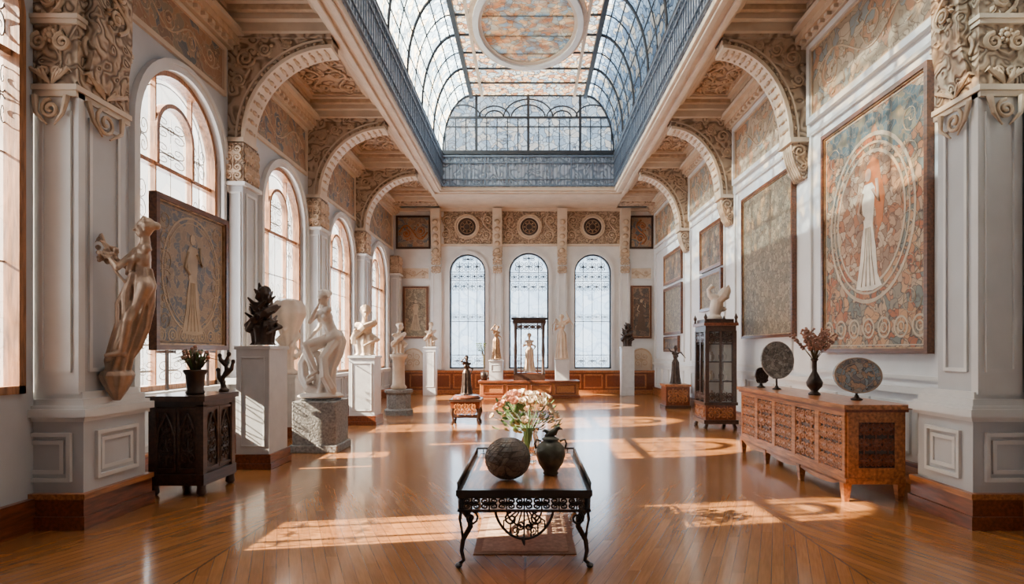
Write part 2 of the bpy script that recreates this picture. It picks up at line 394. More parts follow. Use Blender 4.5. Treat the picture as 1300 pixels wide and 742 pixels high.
# ---- arch brackets, pilasters
def bracket(b,side,y,zc=4.95,hw=.16):
    if side=='L': xw,xb,sg=XL,OX0-.42,1
    else: xw,xb,sg=XR,OX1+.42,-1
    w=abs(xb-xw); prot=.24
    K=16; arc=[]
    ax=w-prot; az=ZS-.05-zc
    for i in range(K+1):
        a=pi/2*i/K
        arc.append((prot+ax*(1-math.cos(a))**.92,zc+(az-.1)*math.sin(a)**.85))
    mp=lambda u,z,t:(xw+sg*u,y+t,z)
    b.strip(arc,[(0 if i<K//2 else (i-K//2)/(K-K//2)*w, (zc+(ZS-zc)*i/(K//2)) if i<K//2 else ZS) for i,p in enumerate(arc)],-hw,hw,mp,M_relief)
    off=[(p[0]+.06*math.cos(pi/2*i/K),p[1]-.06*math.sin(pi/2*i/K)) for i,p in enumerate(arc)]
    b.strip(arc,off,-hw-.05,hw+.05,mp,M_cream)
    off2=[(p[0]-.08*math.cos(pi/2*i/K),p[1]+.08*math.sin(pi/2*i/K)) for i,p in enumerate(arc)]
    off3=[(p[0]-.11*math.cos(pi/2*i/K),p[1]+.11*math.sin(pi/2*i/K)) for i,p in enumerate(arc)]
    b.strip(off2[:-1],off3[:-1],-hw-.03,hw+.03,mp,M_cream)
    for i in range(1,16):
        p=off[i]; b.ell(mp(p[0],p[1],0),(.035,.10,.035),M_orn,n=6); 
        for tt in (-.13,.13): b.ell(mp(p[0],p[1],tt),(.022,.03,.03),M_orn,n=6)
    for sgn in (-1,1):
        for i in range(1,16):
            p=off[i]; b.ell(mp(p[0]-.11*math.cos(pi/2*i/K)+.0,p[1]+.10*math.sin(pi/2*i/K),sgn*(hw+.02)),(.03,.02,.03),M_orn,n=6)
        for (cu,cz,R) in ((w*.17,ZS-.36,.17),(w*.36,ZS-.22,.11),(w*.10,ZS-.72,.11),(w*.56,ZS-.14,.07)):
            b.tube([mp(q[0],q[1],sgn*(hw+.01)) for q in spiral(cu,cz,R,0,1.8,sgn,18)],.022,M_orn,5)
            for k in range(4): b.ell(mp(cu+R*1.15*math.cos(k*1.57+.6),cz+R*1.15*math.sin(k*1.57+.6),sgn*hw),(.035,.02,.03),M_orn,n=6)
    (b.box(xw,xw+sg*(prot+.07),y-.26,y+.26,zc-.02,zc+.05,M_cream) if sg>0 else b.box(xw-(prot+.07),xw,y-.26,y+.26,zc-.02,zc+.05,M_cream))
    P=[(0,zc-.6)]+[(prot*(.25+.75*math.sin(pi/2*i/6)),zc-.6+.58*i/6) for i in range(7)]+[(0,zc-.02)]
    b.ext(P,-.19,.19,mp,M_reliefB)
    for t in (-.2,.2): b.tube([mp(q[0],q[1],t) for q in spiral(.14,zc-.16,.11,0,1.6,1,16)],.02,M_orn,5); b.tube([mp(q[0],q[1],t) for q in spiral(.08,zc-.42,.07,0,1.6,-1,14)],.016,M_orn,5)
    for u in (-.14,-.07,0,.07,.14): b.tube([mp(prot*(.28+.77*math.sin(pi/2*i/6)),zc-.6+.56*i/6,u) for i in range(7)],.022,M_orn,5)
b=B()
for y in PY: bracket(b,'L',y,5.05)
b.obj('trim_4')
b=B()
for y in PY: bracket(b,'R',y,5.05)
b.obj('trim_5')
b=B()
for y in PY+[YB-.35]:
    b.box(XL,XL+.3,y-.26,y+.26,1.15,4.42,M_wall); b.frame(lambda u,z,t:(XL+.3+t,u,z),y-.18,y+.18,1.35,4.2,.04,0,.025,M_trim)
    b.frame(lambda u,z,t:(u,y-.26-t,z),XL+.05,XL+.27,1.35,4.2,.03,0,.02,M_trim)
    b.box(XL,XL+.36,y-.32,y+.32,4.3,4.36,M_trim); b.box(XL,XL+.42,y-.36,y+.36,.2,1.05,M_wall); b.box(XL,XL+.48,y-.42,y+.42,1.05,1.15,M_trim)
    b.box(XL,XL+.46,y-.4,y+.4,0,.24,M_oakd)
    b.box(XL,XL+.32,y-.28,y+.28,4.36,5.0,M_reliefB)
    ornament(b,lambda u,z,t:(XL+.32+t,u,z),y-.26,y+.26,4.38,4.98,2,2,.02,M_orn,.01)
    ornament(b,lambda u,z,t:(u,y-.28-t,z),XL+.02,XL+.3,4.38,4.98,1,2,.02,M_orn,.01)
b.obj('trim_6',bevel=.01)
def pier(name,sg,x0,x1,y0,y1):
    b=B()
    def bx(xa,xb,*r):
        b.box(min(xa,xb),max(xa,xb),*r)
    ped=1.0
    bx(x0,x1,y0,y1,0,ped,M_wall)
    bx(x0,x1-sg*-.04,y0-.05,y1+.05,0,.30,M_oakd); bx(x0,x1-sg*-.06,y0-.07,y1+.07,0,.12,M_oakd); bx(x0,x1+sg*.055,y0-.06,y1+.06,.27,.32,M_oak)
    for k,(o,za,zb) in enumerate(((.03,.96,1.0),(.06,1.0,1.07),(.03,1.07,1.1),(-.0,1.1,1.16),(-.04,1.16,1.22))):
        bx(x0,x1+sg*o,y0-o,y1+o,za,zb,M_trim)
    mf=lambda u,z,t:(u,y0-t,z)
    xs=(x1-sg*.62,x1-sg*.1)
    for ww,tt in ((0,.03),(.07,.015)):
        b.frame(mf,min(xs)+ww,max(xs)-ww,.42+ww,.86-ww,.035,0,tt,M_trim)
    ms=lambda u,z,t:(x1+sg*t,u,z)
    for ww,tt in ((0,.03),(.07,.015)):
        b.frame(ms,y0+.14+ww,y1-.14-ww,.42+ww,.86-ww,.035,0,tt,M_trim)
    s1=x1-sg*.08
    bx(x0,s1,y0+.06,y1-.18,1.2,7.2,M_wall)
    bx(s1-sg*.38,s1+sg*.02,y0+.02,y0+.1,1.2,7.2,M_trim)
    ms2=lambda u,z,t:(s1+sg*t,u,z)
    b.frame(ms2,y0+.16,y1-.28,1.4,3.75,.035,0,.02,M_trim)
    mf2=lambda u,z,t:(u,y0+.02-t,z)
    uu=(s1-sg*.32,s1-sg*.04); b.frame(mf2,min(uu),max(uu),1.4,3.75,.03,0,.02,M_trim)
    ub=(s1-sg*.40,s1); u0,u1=min(ub),max(ub)
    bx(s1-sg*.41,s1+sg*.03,y0-.005,y1-.17,3.98,7.2,M_reliefB)
    for z0,z1,o in ((3.88,3.93,.02),(3.93,3.98,.04),(4.52,4.56,.045),(4.56,4.60,.06)):
        bx(s1-sg*.42,s1+sg*o,y0-.02-(o-.03),y1-.14,z0,z1,M_cream)
    mf3=lambda u,z,t:(u,y0-.005-t,z); ms3=lambda u,z,t:(s1+sg*(.03+t),u,z)
    for mp,a,c in ((mf3,u0,u1),(ms3,y0+.02,y1-.2)):
        mid=(a+c)/2; w=c-a
        vine(b,mp,a+.02,c-.02,4.6,6.6,.020,M_orn,.008,step=.30,seed=3)
        for s_ in (-1,1):
            b.tube([mp(mid+s_*(w*.27+q[0]),4.36+q[1],.012) for q in spiral(0,0,w*.2,pi/2,1.7,s_,20)],[.022*(1.1-.5*k/21) for k in range(21)],M_orn,6)
            b.tube([mp(mid+s_*(w*.14+q[0]),4.10+q[1],.012) for q in spiral(0,0,w*.12,-pi/2,1.5,-s_,16)],.015,M_orn,5)
            for k in range(4): b.tube([mp(mid+s_*w*.02,3.99,.01),mp(mid+s_*w*(.12+.1*k),4.06+.02*k,.03),mp(mid+s_*w*(.2+.09*k),4.15-.02*k,.015)],[.01,.02,.004],M_orn,5)
            b.tube([mp(mid+s_*w*.36,3.88,.01),mp(mid+s_*w*.30,3.72,.03),mp(mid+s_*w*.08,3.62,.015)],[.03,.02,.008],M_orn,6)
        for k in range(8): b.ell(mp(mid+.05*math.cos(k*pi/4),4.42+.05*math.sin(k*pi/4),.015),(.022,.022,.022),M_orn,n=6)
        b.ell(mp(mid,4.42,.02),.028,M_orn,n=8)
        b.tube([mp(q[0],q[1],.015) for q in spiral(mid,3.76,w*.22,pi/2,1.6,1,18)],.018,M_orn,6)
    P=[(0,4.05)]+[(.05+.10*math.sin(pi/2*i/8),4.05+.55*i/8) for i in range(9)]+[(.17,7.0),(0,7.0)]
    b.ext(P,y0+.08,y1-.30,lambda u,z,t:(s1+sg*u,t,z),M_reliefB)
    vine(b,lambda u,z,t:(s1+sg*(.17+t),u,z),y0+.09,y1-.31,4.6,6.6,.018,M_orn,.01,step=.25,seed=5)
    b.obj(name,bevel=.006)
pier('trim_7',1,XL,-4.0,5.3,6.15)
pier('trim_8',-1,XR,3.98,5.3,6.05)
# ---- wall decoration
def bays(): return [(6.2,9.6),(10.3,13.15),(13.85,16.8),(17.5,21.4)]
b=B()
for k,(a,c) in enumerate(bays()):
    uc,hw,zs,zt=WL[k]
    b.strip(arch(uc,hw+.10,zs,zt+.10),arch(uc,hw,zs,zt),-.02,.05,mL,M_trim)
    b.strip(arch(uc,hw+.15,zs,zt+.15),arch(uc,hw+.09,zs,zt+.09),-.01,.08,mL,M_trim)
    b.mbox(mL,uc-hw-.12,uc+hw+.12,zs-.08,zs,-.02,.14,M_trim)
    n=3; w=(c-a)/n
    for i in range(n):
        b.frame(mL,a+w*i+.1,a+w*(i+1)-.1,.35,.88,.035,0,.03,M_trim)
    z0=zt+.28; b.mbox(mL,a-.02,c+.02,z0-.02,6.5,0,.012,M_mural); b.frame(mL,a-.06,c+.06,z0-.08,6.55,.07,0,.05,M_cream)
    vine(b,mL,a+.1,c-.1,z0+.1,6.4,.012,M_orn,.012,seed=k)
b.obj('trim_9')
b=B()
for sgm,mm in ((0,mL),(1,mR)):
    b.mbox(mm,5.3,YB,6.58,6.66,0,.10,M_cream); b.mbox(mm,5.3,YB,6.66,6.78,0,.2,M_orn); b.mbox(mm,5.3,YB,6.78,6.86,0,.3,M_cream)
    y=5.6
    while y<YB-.2: b.mbox(mm,y,y+.09,6.60,6.66,.08,.17,M_cream); y+=.2
b.mbox(mB,XL,XR,6.72,6.82,0,.15,M_cream)
b.obj('trim_10')
b=B()
for k,(a,c) in enumerate(bays()):
    b.mbox(mR,a,c,5.35,6.5,0,.015,M_muralR); b.frame(mR,a-.07,c+.07,5.28,6.56,.09,0,.07,M_trim)
    b.frame(mR,a+.03,c-.03,5.38,6.46,.03,0,.04,M_orn)
    vine(b,mR,a+.12,c-.12,5.5,6.36,.013,M_orn,.016,seed=k+9)
    b.frame(mR,a-.02,c+.02,1.25,5.12,.05,0,.04,M_trim)
    n=4; w=(c-a)/n
    for i in range(n): b.frame(mR,a+w*i+.06,a+w*(i+1)-.06,.35,.98,.035,0,.03,M_trim)
b.mbox(mR,6,YB,1.08,1.16,0,.07,M_trim)
b.obj('trim_11')
b=B(); b.mbox(mL,6.1,YB,0,.24,0,.06,M_oakd); b.mbox(mL,6.1,YB,.22,.26,0,.075,M_oak); b.mbox(mLn,YF,5.3,0,.28,0,.06,M_oakd); b.obj('baseboard_left')
b=B(); b.mbox(mR,6.0,YB,0,.24,0,.06,M_oak); b.mbox(mR,6,YB,.22,.26,0,.075,M_oakd); b.mbox(mRn,YF,5.3,0,.28,0,.06,M_oak); b.obj('baseboard_right')
b=B()
for (uc,hw,zs,zt) in WB:
    b.strip(arch(uc,hw+.12,zs,zt+.12),arch(uc,hw,zs,zt),-.02,.06,mB,M_trim)
    b.mbox(mB,uc-hw-.15,uc+hw+.15,zs-.06,zs,-.02,.1,M_trim)
b.mbox(mB,-3.15,3.35,5.5,6.72,0,.02,M_reliefB); b.mbox(mB,-3.3,3.45,5.44,5.52,0,.06,M_cream)
for uc in (-3.42,-1.17,1.2,3.5):
    b.mbox(mB,uc-.19,uc+.19,.9,5.0,0,.10,M_trim); b.frame(lambda u,z,t:(u,YB-.1-t,z),uc-.13,uc+.13,1.1,4.5,.03,0,.02,M_wallR)
    P=[(0,4.75)]+[(.08+.34*math.sin(pi/2*i/8)**2,4.75+2.0*i/8) for i in range(9)]+[(0,6.78)]
    b.ext([(p[0],p[1]) for p in P],uc-.17,uc+.17,lambda u,z,t:(t,YB-u,z),M_cream)
    ornament(b,mB,uc-.18,uc+.18,4.4,5.3,1,3,.022,M_orn,.2)
    for i in range(6): b.ell((uc,YB-.12-.3*math.sin(pi/2*(i+1)/8)**2-.05,5.0+i*.25),(.11,.05,.1),M_orn,n=8)
for uc in (-2.3,0.0,2.33):
    K=28
    for R,w,t,mm in ((.46,.07,.10,M_orn),(.38,.05,.07,M_cream)):
        A=[(uc+R*math.cos(2*pi*i/K),6.15+R*math.sin(2*pi*i/K)) for i in range(K)]; C=[(uc+(R-w)*math.cos(2*pi*i/K),6.15+(R-w)*math.sin(2*pi*i/K)) for i in range(K)]
        b.strip(A,C,0,t,mB,mm,True)
    b.ext([(uc+.34*math.cos(2*pi*i/K),6.15+.34*math.sin(2*pi*i/K)) for i in range(K)],0,.03,mB,M_bronze)
    for R in (.24,.12): b.tube([(uc+R*math.cos(2*pi*i/K),YB-.035,6.15+R*math.sin(2*pi*i/K)) for i in range(K)],.012,M_gold,5,closed=True)
    for i in range(8): b.ell((uc+.18*math.cos(pi*i/4),YB-.035,6.15+.18*math.sin(pi*i/4)),(.03,.015,.03),M_gold,n=6)
    vine(b,mB,uc-1.02,uc-.47,5.58,6.66,.024,M_orn,.04,step=.5,seed=4); vine(b,mB,uc+.47,uc+1.02,5.58,6.66,.024,M_orn,.04,step=.5,seed=4)
for (a,c) in ((-4.85,-3.7),(3.75,4.5)):
    b.mbox(mB,a,c,5.4,6.5,0,.03,M_mural); b.frame(mB,a-.06,c+.06,5.34,6.56,.07,0,.06,M_dark)
    vine(b,mB,a+.05,c-.05,5.5,6.4,.028,M_oak,.04,step=.45)
    b.mbox(mB,a,c,4.25,4.62,0,.02,M_cream); vine(b,mB,a+.04,c-.04,4.28,4.58,.016,M_orn,.03,seed=6)
    b.frame(mB,a-.03,c+.03,4.2,4.67,.04,0,.04,M_trim)
    u=(a+c)/2; A=arch(u,.34,.88,1.62); b.ext(A,0,.03,mB,M_cream); b.strip(arch(u,.40,.88,1.68),A,0,.06,mB,M_orn); scrollcell(b,mB,u,1.25,.5,.55,.018,M_orn,.04)
b.obj('trim_12')
b=B(); b.mbox(mB,XL,XR,0,.82,0,.08,M_oakd); b.mbox(mB,XL,XR,.78,.86,0,.12,M_oak); b.mbox(mB,XL,XR,0,.14,0,.12,M_oak)
u=XL+.6
while u<XR-.5: b.frame(mB,u,u+.7,.2,.72,.05,.08,.11,M_oak); u+=.8
b.obj('baseboard_back')
# ============================ windows ============================
wn=1
def window(mp,uc,hw,z0,zt,mf,mpane,style):
    global wn
    b=B(); fw=.07 if style!='B' else .05
    b.strip(arch(uc,hw,z0,zt),arch(uc,hw-fw,z0,zt-fw),-.26,-.06,mp,mf)
    b.mbox(mp,uc-hw,uc+hw,z0,z0+fw,-.28,-.06,mf)
    top=lambda u,h=hw:(zt-hw)+math.sqrt(max(0,h*h-(u-uc)**2))
    zt1=zt-hw
    b.flat(arch(uc,hw-.02,z0+.02,zt-.02),-.2,mp,mpane)
    def vb(u,za,zb,w=.02,m=mf): b.mbox(mp,u-w,u+w,za,zb,-.23 if w>.012 else -.21,-.13 if w>.012 else -.19,m)
    def hb(z,w=.02,m=mf,H=None):
        x=hw-.03 if z<=zt1 else math.sqrt(max(.001,hw*hw-(z-zt1)**2))
        b.mbox(mp,uc-x,uc+x,z-w,z+w,-.23 if w>.016 else -.21,-.13 if w>.016 else -.19,m)
    if style=='B':
        for i in range(1,4): vb(uc-hw+2*hw*i/4,z0,top(uc-hw+2*hw*i/4)-.02,.008,M_lead)
        for z in (z0+.5,z0+1.75,zt1-.3,zt1+.02): hb(z,.011,M_lead)
        ornament(b,mp,uc-hw+.06,uc+hw-.06,z0+.08,z0+.48,3,1,.009,M_lead,-.19)
        ornament(b,mp,uc-hw+.06,uc+hw-.06,z0+1.78,z0+2.05,4,1,.008,M_lead,-.19)
        ornament(b,mp,uc-hw+.06,uc+hw-.06,zt1-.7,zt1-.32,4,1,.010,M_iron,-.19)
        ornament(b,mp,uc-hw+.05,uc+hw-.05,zt1-.28,zt1,5,1,.010,M_iron,-.19)
        ornament(b,mp,uc-hw*.72,uc+hw*.72,zt1+.03,zt1+hw*.62,3,1,.012,M_iron,-.19)
        ornament(b,mp,uc-hw*.35,uc+hw*.35,zt1+hw*.62,zt1+hw*.9,1,1,.010,M_iron,-.19)
    else:
        tr=zt1-.35
        hb(tr,.030); hb(z0+1.15,.007,M_lead); hb(z0+2.1,.007,M_lead)
        q=hw*.42
        for s_ in (-1,1):
            vb(uc+s_*q,z0,top(uc+s_*q)-.05,.014)
            vb(uc+s_*hw*.71,z0,top(uc+s_*hw*.71)-.05,.005,M_lead)
        vb(uc,z0,tr,.005,M_lead)
        b.strip(arch(uc,q+.02,tr,zt-.42),arch(uc,q-.04,tr,zt-.48),-.24,-.1,mp,mf)
        b.strip(arch(uc,hw-.16,tr,zt-.16),arch(uc,hw-.172,tr,zt-.172),-.21,-.19,mp,M_lead)
        ornament(b,mp,uc-hw+.1,uc+hw-.1,z0+.08,z0+.8,3,2,.006,M_lead,-.19)
        ornament(b,mp,uc-q+.05,uc+q-.05,tr+.05,zt-.6,1,2,.007,M_lead,-.19)
        for s_ in (-1,1):
            scrollcell(b,mp,uc+s_*hw*.68,tr+.35,hw*.4,.6,.007,M_lead,-.19)
            scrollcell(b,mp,uc+s_*hw*.72,z0+2.6,hw*.4,.7,.006,M_lead,-.19)
            scrollcell(b,mp,uc+s_*hw*.25,z0+1.65,hw*.4,.8,.005,M_lead,-.19)
    b.obj('window_%d'%wn); wn+=1
for w in WN: window(mLw,*w,M_winwood,M_pane,'A')
for w in WL: window(mL,*w,M_winwood,M_pane,'A')
for w in WB: window(mB,*w,M_iron,M_paneB,'B')
# ============================ skylight ============================
b=B(); Z0=8.0; ZT=9.9
for (x0,x1) in ((OX0-.12,OX0),(OX1,OX1+.12)): b.box(x0,x1,OY0,OY1,ZS+.12,Z0+.02,M_well)
b.box(OX0-.12,OX1+.12,OY1,OY1+.12,ZS+.12,Z0+.02,M_well); b.box(OX0-.12,OX1+.12,OY0-.12,OY0,ZS+.12,Z0+.02,M_well)
b.obj('trim_13')
b=B()
def rail(mp,u0,u1,step,z0=ZS+.15,z1=Z0-.10):
    n=int((u1-u0)/step); 
    for z,w in ((z0,.02),(z1,.03),(z1-.22,.015),(z0+.2,.012)): b.mbox(mp,u0,u1,z-w,z+w,.02,.06,M_blueiron)
    for i in range(n+1):
        u=u0+(u1-u0)*i/n; w=.022 if i%6==0 else .009
        b.mbox(mp,u-w,u+w,z0,z1,.03,.05,M_blueiron)
    k=int((u1-u0)/(step*3)); 
    for i in range(k):
        uc=u0+(u1-u0)*(i+.5)/k
        b.tube([mp(uc+.08*math.cos(2*pi*j/8),z1-.11+.08*math.sin(2*pi*j/8),.04) for j in range(8)],.010,M_blueiron,4,closed=True)
rail(lambda u,z,t:(u,OY1-t,z),OX0+.02,OX1-.02,.115)
rail(lambda u,z,t:(OX0+t,u,z),OY0,OY1-.05,.16)
rail(lambda u,z,t:(OX1-t,u,z),OY0,OY1-.05,.16)
b.obj('balcony_railing')
b=B(); cx=(OX0+OX1)/2; HW=(OX1-OX0)/2-.02; FX=1.85
def prof(a):
    t=a*pi/2
    return (FX+(HW-FX)*math.cos(t), Z0+(ZT-Z0)*math.sin(t))
K=10
P=[prof(i/K) for i in range(K+1)]
for s_ in (-1,1):
    vs=[];
    for (u,z) in P: vs+=[(cx+s_*u,OY0,z),(cx+s_*u,OY1,z)]
    b.add(vs,[(2*i,2*i+1,2*i+3,2*i+2) for i in range(K)],M_vault)
b.add([(cx-FX,OY0,ZT),(cx+FX,OY0,ZT),(cx+FX,OY1,ZT),(cx-FX,OY1,ZT)],[(0,1,2,3)],M_mosaic)
full=[(-u,z) for u,z in P]+[(u,z) for u,z in P[::-1]]
for y in (OY0,OY1): b.add([(cx+u,y,z) for u,z in full],[list(range(len(full)))],M_end)
n=int((OY1-OY0)/.92); dy=(OY1-OY0)/n
for i in range(n+1):
    y=OY0+dy*i; th=.045 if i%2==0 else .02
    for s_ in (-1,1):
        b.tube([(cx+s_*u,y,z-.02) for u,z in P],th,M_iron,6)
    b.box(cx-FX,cx+FX,y-.02,y+.02,ZT-.05,ZT-.002,M_iron)
for s_ in (-1,1):
    for a in (0,.17,.34,.52,.7,.86,1):
        u,z=prof(a); b.tube([(cx+s_*u,OY0,z-.02),(cx+s_*u,OY1,z-.02)],.05 if a in(0,1) else .018,M_iron,6)
    b.box(cx+s_*FX-.06,cx+s_*FX+.06,OY0,OY1,ZT-.12,ZT,M_iron)
    for q in (1.5,): b.box(cx+s_*q-.04,cx+s_*q+.04,OY0,OY1,ZT-.06,ZT,M_cream)
mE=lambda u,z,t:(cx+u,OY1-t,z)
def ztop(u):
    u=abs(u)
    if u<=FX: return ZT
    return Z0+(ZT-Z0)*math.sqrt(max(0,1-((u-FX)/(HW-FX))**2))
for i in range(-8,9):
    u=i*HW/8.3; w=.04 if i in(-5,0,5) else .015
    b.mbox(mE,u-w,u+w,Z0,ztop(u) if w>.02 else Z0+1.15,.0,.06,M_iron)
for z,w in ((Z0+.02,.06),(Z0+1.15,.03),(Z0+.85,.015)): b.mbox(mE,-HW,HW,z-w,z+w,0,.07,M_iron)
for uc,R in ((0,.55),(0,.8),(-1.1,.5),(1.1,.5),(-1.1,.3),(1.1,.3),(-2.1,.55),(2.1,.55)):
    A=[(uc+R*math.cos(pi*i/14),Z0+1.15+R*.75*math.sin(pi*i/14)) for i in range(15)]
    A=[(max(-HW,min(HW,a[0])),min(a[1],ztop(a[0]))) for a in A]
    b.tube([mE(a[0],a[1],.04) for a in A],.025,M_iron,5)
b.obj('skylight')
b=B(); mc=(cx+.0,15.0); RX,RY=1.40,2.2
def el(k,K=48): return [(mc[0]+RX*k*math.cos(2*pi*i/K),mc[1]+RY*k*math.sin(2*pi*i/K)) for i in range(K)]
mT=lambda u,v,t:(u,v,ZT-t)
b.strip(el(1.0),el(.90),.0,.16,mT,M_trim,True); b.strip(el(.9),el(.84),.0,.1,mT,M_cream,True); b.strip(el(1.07),el(1.0),.0,.09,mT,M_orn,True)
b.flat(el(.85),.06,mT,M_medal)
b.obj('ceiling_medallion')
# ============================ paintings ============================
def painting(name,mp,u0,u1,z0,z1,canvas,fm,fw=.06,fig=None,dep=.07,off=.02,flip=1):
    b=B()
    b.mbox(mp,u0+fw*.5,u1-fw*.5,z0+fw*.5,z1-fw*.5,off,off+.03,canvas)
    b.frame(mp,u0,u1,z0,z1,fw,off-.015,off+dep,fm)
    b.frame(mp,u0+fw,u1-fw,z0+fw,z1-fw,.02,off+.02,off+dep*.7,M_gold)
    if fig:
        W=u1-u0; H=z1-z0; uc=(u0+u1)/2; T=off+.034
        def ring(cu,cz,R1,R2,m,t,K=40,e=1.0):
            b.strip([(cu+R1*math.cos(2*pi*i/K),cz+e*R1*math.sin(2*pi*i/K)) for i in range(K)],[(cu+R2*math.cos(2*pi*i/K),cz+e*R2*math.sin(2*pi*i/K)) for i in range(K)],off+.03,t,mp,m,True)
        R=W*.36; cz=z0+H*fig['c']
        for k in fig.get('rings',[(1,.96),(.9,.87)]): ring(uc,cz,R*k[0],R*k[1],fig['ring'],T,e=fig.get('e',1.15))
        if 'disc' in fig: b.ext([(uc+R*.87*math.cos(2*pi*i/40),cz+R*.87*fig.get('e',1.15)*math.sin(2*pi*i/40)) for i in range(40)],off+.03,off+.0315,mp,fig['disc'])
        s=H*fig.get('s',.5); bz=cz-s*.55; f=flip
        if fig.get('hair'):
            b.ext([(uc+f*a*s,bz+c*s) for a,c in ((-.02,.98),(.06,1.03),(.14,.98),(.17,.85),(.22,.7),(.19,.5),(.13,.42),(.10,.6),(.04,.75),(-.02,.85))],off+.03,T,mp,fig['hair'])
        dress=[(-.045,.83),(.045,.83),(.08,.78),(.07,.62),(.055,.5),(.09,.3),(.11,.1),(.16,0),(.05,-.03),(-.08,-.02),(-.15,.0),(-.10,.2),(-.075,.4),(-.05,.5),(-.075,.65),(-.085,.76)]
        b.ext([(uc+f*a*s*1.15,bz+c*s) for a,c in dress],off+.03,T+.002,mp,fig['dress'])
        for k in (-.06,-.02,.02,.06): b.tube([mp(uc+f*s*k*.5,bz+s*.48,T+.003),mp(uc+f*s*k*.8,bz+s*.25,T+.003),mp(uc+f*s*k*1.6,bz+s*.01,T+.003)],s*.004,fig.get('fold',fig['ring']),4)
        b.ext([(uc+s*.042*math.cos(i*pi/8),bz+s*(.90+.052*math.sin(i*pi/8))) for i in range(16)],off+.03,T+.004,mp,fig['skin'])
        b.tube([mp(uc+f*s*.07,bz+s*.77,T),mp(uc+f*s*.15,bz+s*.66,T),mp(uc+f*s*.12,bz+s*.84,T)],s*.016,fig['skin'],6)
        b.tube([mp(uc-f*s*.07,bz+s*.77,T),mp(uc-f*s*.13,bz+s*.62,T),mp(uc-f*s*.05,bz+s*.56,T)],s*.016,fig['skin'],6)
        if fig.get('border'):
            n=7
            for i in range(n):
                uu=u0+fw+.12+(W-2*fw-.24)*i/(n-1); rr=(W-2*fw-.24)/(n-1)*.4
                ring(uu,z0+H*.10,rr,rr*.8,fig['ring'],T,16); ring(uu,z0+H*.10,rr*.5,rr*.35,fig['ring'],T,12)
            b.frame(mp,u0+fw+.04,u1-fw-.04,z0+fw+.04,z1-fw-.04,.015,off+.03,T,fig['ring'])
            for k in range(6):
                for s_ in (-1,1):
                    b.tube([mp(uc+s_*q[0],q[1],T-.002) for q in spiral(W*.36,z0+H*(.2+.13*k),W*.085,k*1.3,1.5,s_,16)],.006,fig['ring'],4)
        if fig.get('tree'):
            for k,(cu,czz,ru,rz,mm) in enumerate(fig['tree']):
                pts=[(uc+f*W*cu+W*ru*(1+.12*math.sin(5*a))*math.cos(a),z0+H*czz+H*rz*(1+.12*math.cos(4*a))*math.sin(a)) for a in [2*pi*i/32 for i in range(32)]]
                pts=[(min(u1-fw-.06,max(u0+fw+.06,p[0])),min(z1-fw-.06,p[1])) for p in pts]
                b.ext(pts,off+.03,off+.0305+.0003*k,mp,mm)
    return b.obj(name)
A_big=art('canvas_rose_tan',[(.16,.17,.15),(.40,.18,.085),(.46,.32,.20),(.24,.20,.15),(.34,.11,.045),(.42,.29,.19),(.48,.26,.13)],7.5,(.05,.03,.022),.06,bands=20)
A_teal=art('canvas_teal',[(.06,.10,.12),(.09,.14,.16),(.18,.17,.12),(.05,.075,.09)],9,(.26,.20,.14),.05,bands=20)
A_disc=art('canvas_rose_disc',[(.42,.26,.16),(.36,.14,.06),(.48,.36,.25),(.27,.17,.11)],8.5,(.10,.04,.02),.06,bands=20)
A_tan=art('canvas_olive_tan',[(.26,.20,.13),(.21,.165,.11),(.30,.235,.155),(.17,.14,.095)],11,(.08,.06,.04),.08)
A_brown=art('canvas_brown',[(.16,.10,.07),(.11,.08,.06),(.22,.15,.10),(.08,.07,.06)],9,(.03,.02,.018),.06)
A_dk=art('canvas_dark_tan',[(.22,.155,.105),(.13,.115,.11),(.25,.18,.12),(.10,.105,.12)],9,(.34,.24,.155),.04)  # dark tan and blue-grey canvas with paler tan lines
P_white=plain('paint_white_gown',(.76,.69,.59),.6); P_skin=plain('paint_skin',(.5,.33,.24),.6); P_hair=plain('paint_auburn',(.52,.16,.045),.6); P_ring=plain('paint_ivory',(.50,.40,.29),.6); P_ringd=plain('paint_umber',(.10,.06,.04),.6); P_tan=plain('paint_ochre',(.36,.26,.17),.6)
painting('framed_painting',mR,6.7,9.15,1.56,4.9,A_big,M_frame,.06,dict(c=.54,s=.5,ring=P_ring,dress=P_white,skin=P_skin,hair=P_hair,disc=A_disc,rings=[(1.12,1.07),(1.0,.97),(.9,.86)],border=1,tree=[(-.2,.92,.28,.07,A_teal),(.28,.88,.20,.10,A_teal)]),flip=-1)
painting('framed_painting',mR,10.15,12.6,1.84,4.8,A_tan,M_frame,.05)
painting('framed_painting',mR,13.95,15.7,3.62,4.75,A_brown,M_frame,.07); painting('framed_painting',mR,13.95,15.7,2.6,3.56,A_tan,M_frame,.07)
painting('framed_painting',mR,17.6,19.9,3.75,4.75,A_brown,M_frame,.08); painting('framed_painting',mR,17.6,19.9,2.1,3.65,A_tan,M_frame,.08); painting('framed_painting',mR,18.0,19.9,1.55,2.05,A_brown,M_frame,.06)
painting('framed_painting',mB,-4.65,-3.72,2.03,3.95,A_tan,M_frame,.07,dict(c=.5,s=.6,ring=P_ringd,dress=P_tan,skin=P_tan))
painting('framed_painting',mB,3.74,4.5,2.03,3.98,A_brown,M_frame,.07,dict(c=.5,s=.6,ring=P_ringd,dress=P_ringd,skin=P_tan))
painting('framed_painting',mL,7.5,9.3,1.6,3.63,A_dk,M_frame,.07,dict(c=.52,s=.72,ring=P_tan,dress=P_tan,skin=P_tan,border=1,rings=[(1.1,1.06),(1.0,.98)]),off=.18,dep=.09)
b=B()
for y in (7.9,8.9): b.box(XL+.015,XL+.26,y-.03,y+.03,1.56,1.598,M_dark); b.box(XL+.145,XL+.163,y-.03,y+.03,1.06,3.5,M_dark)
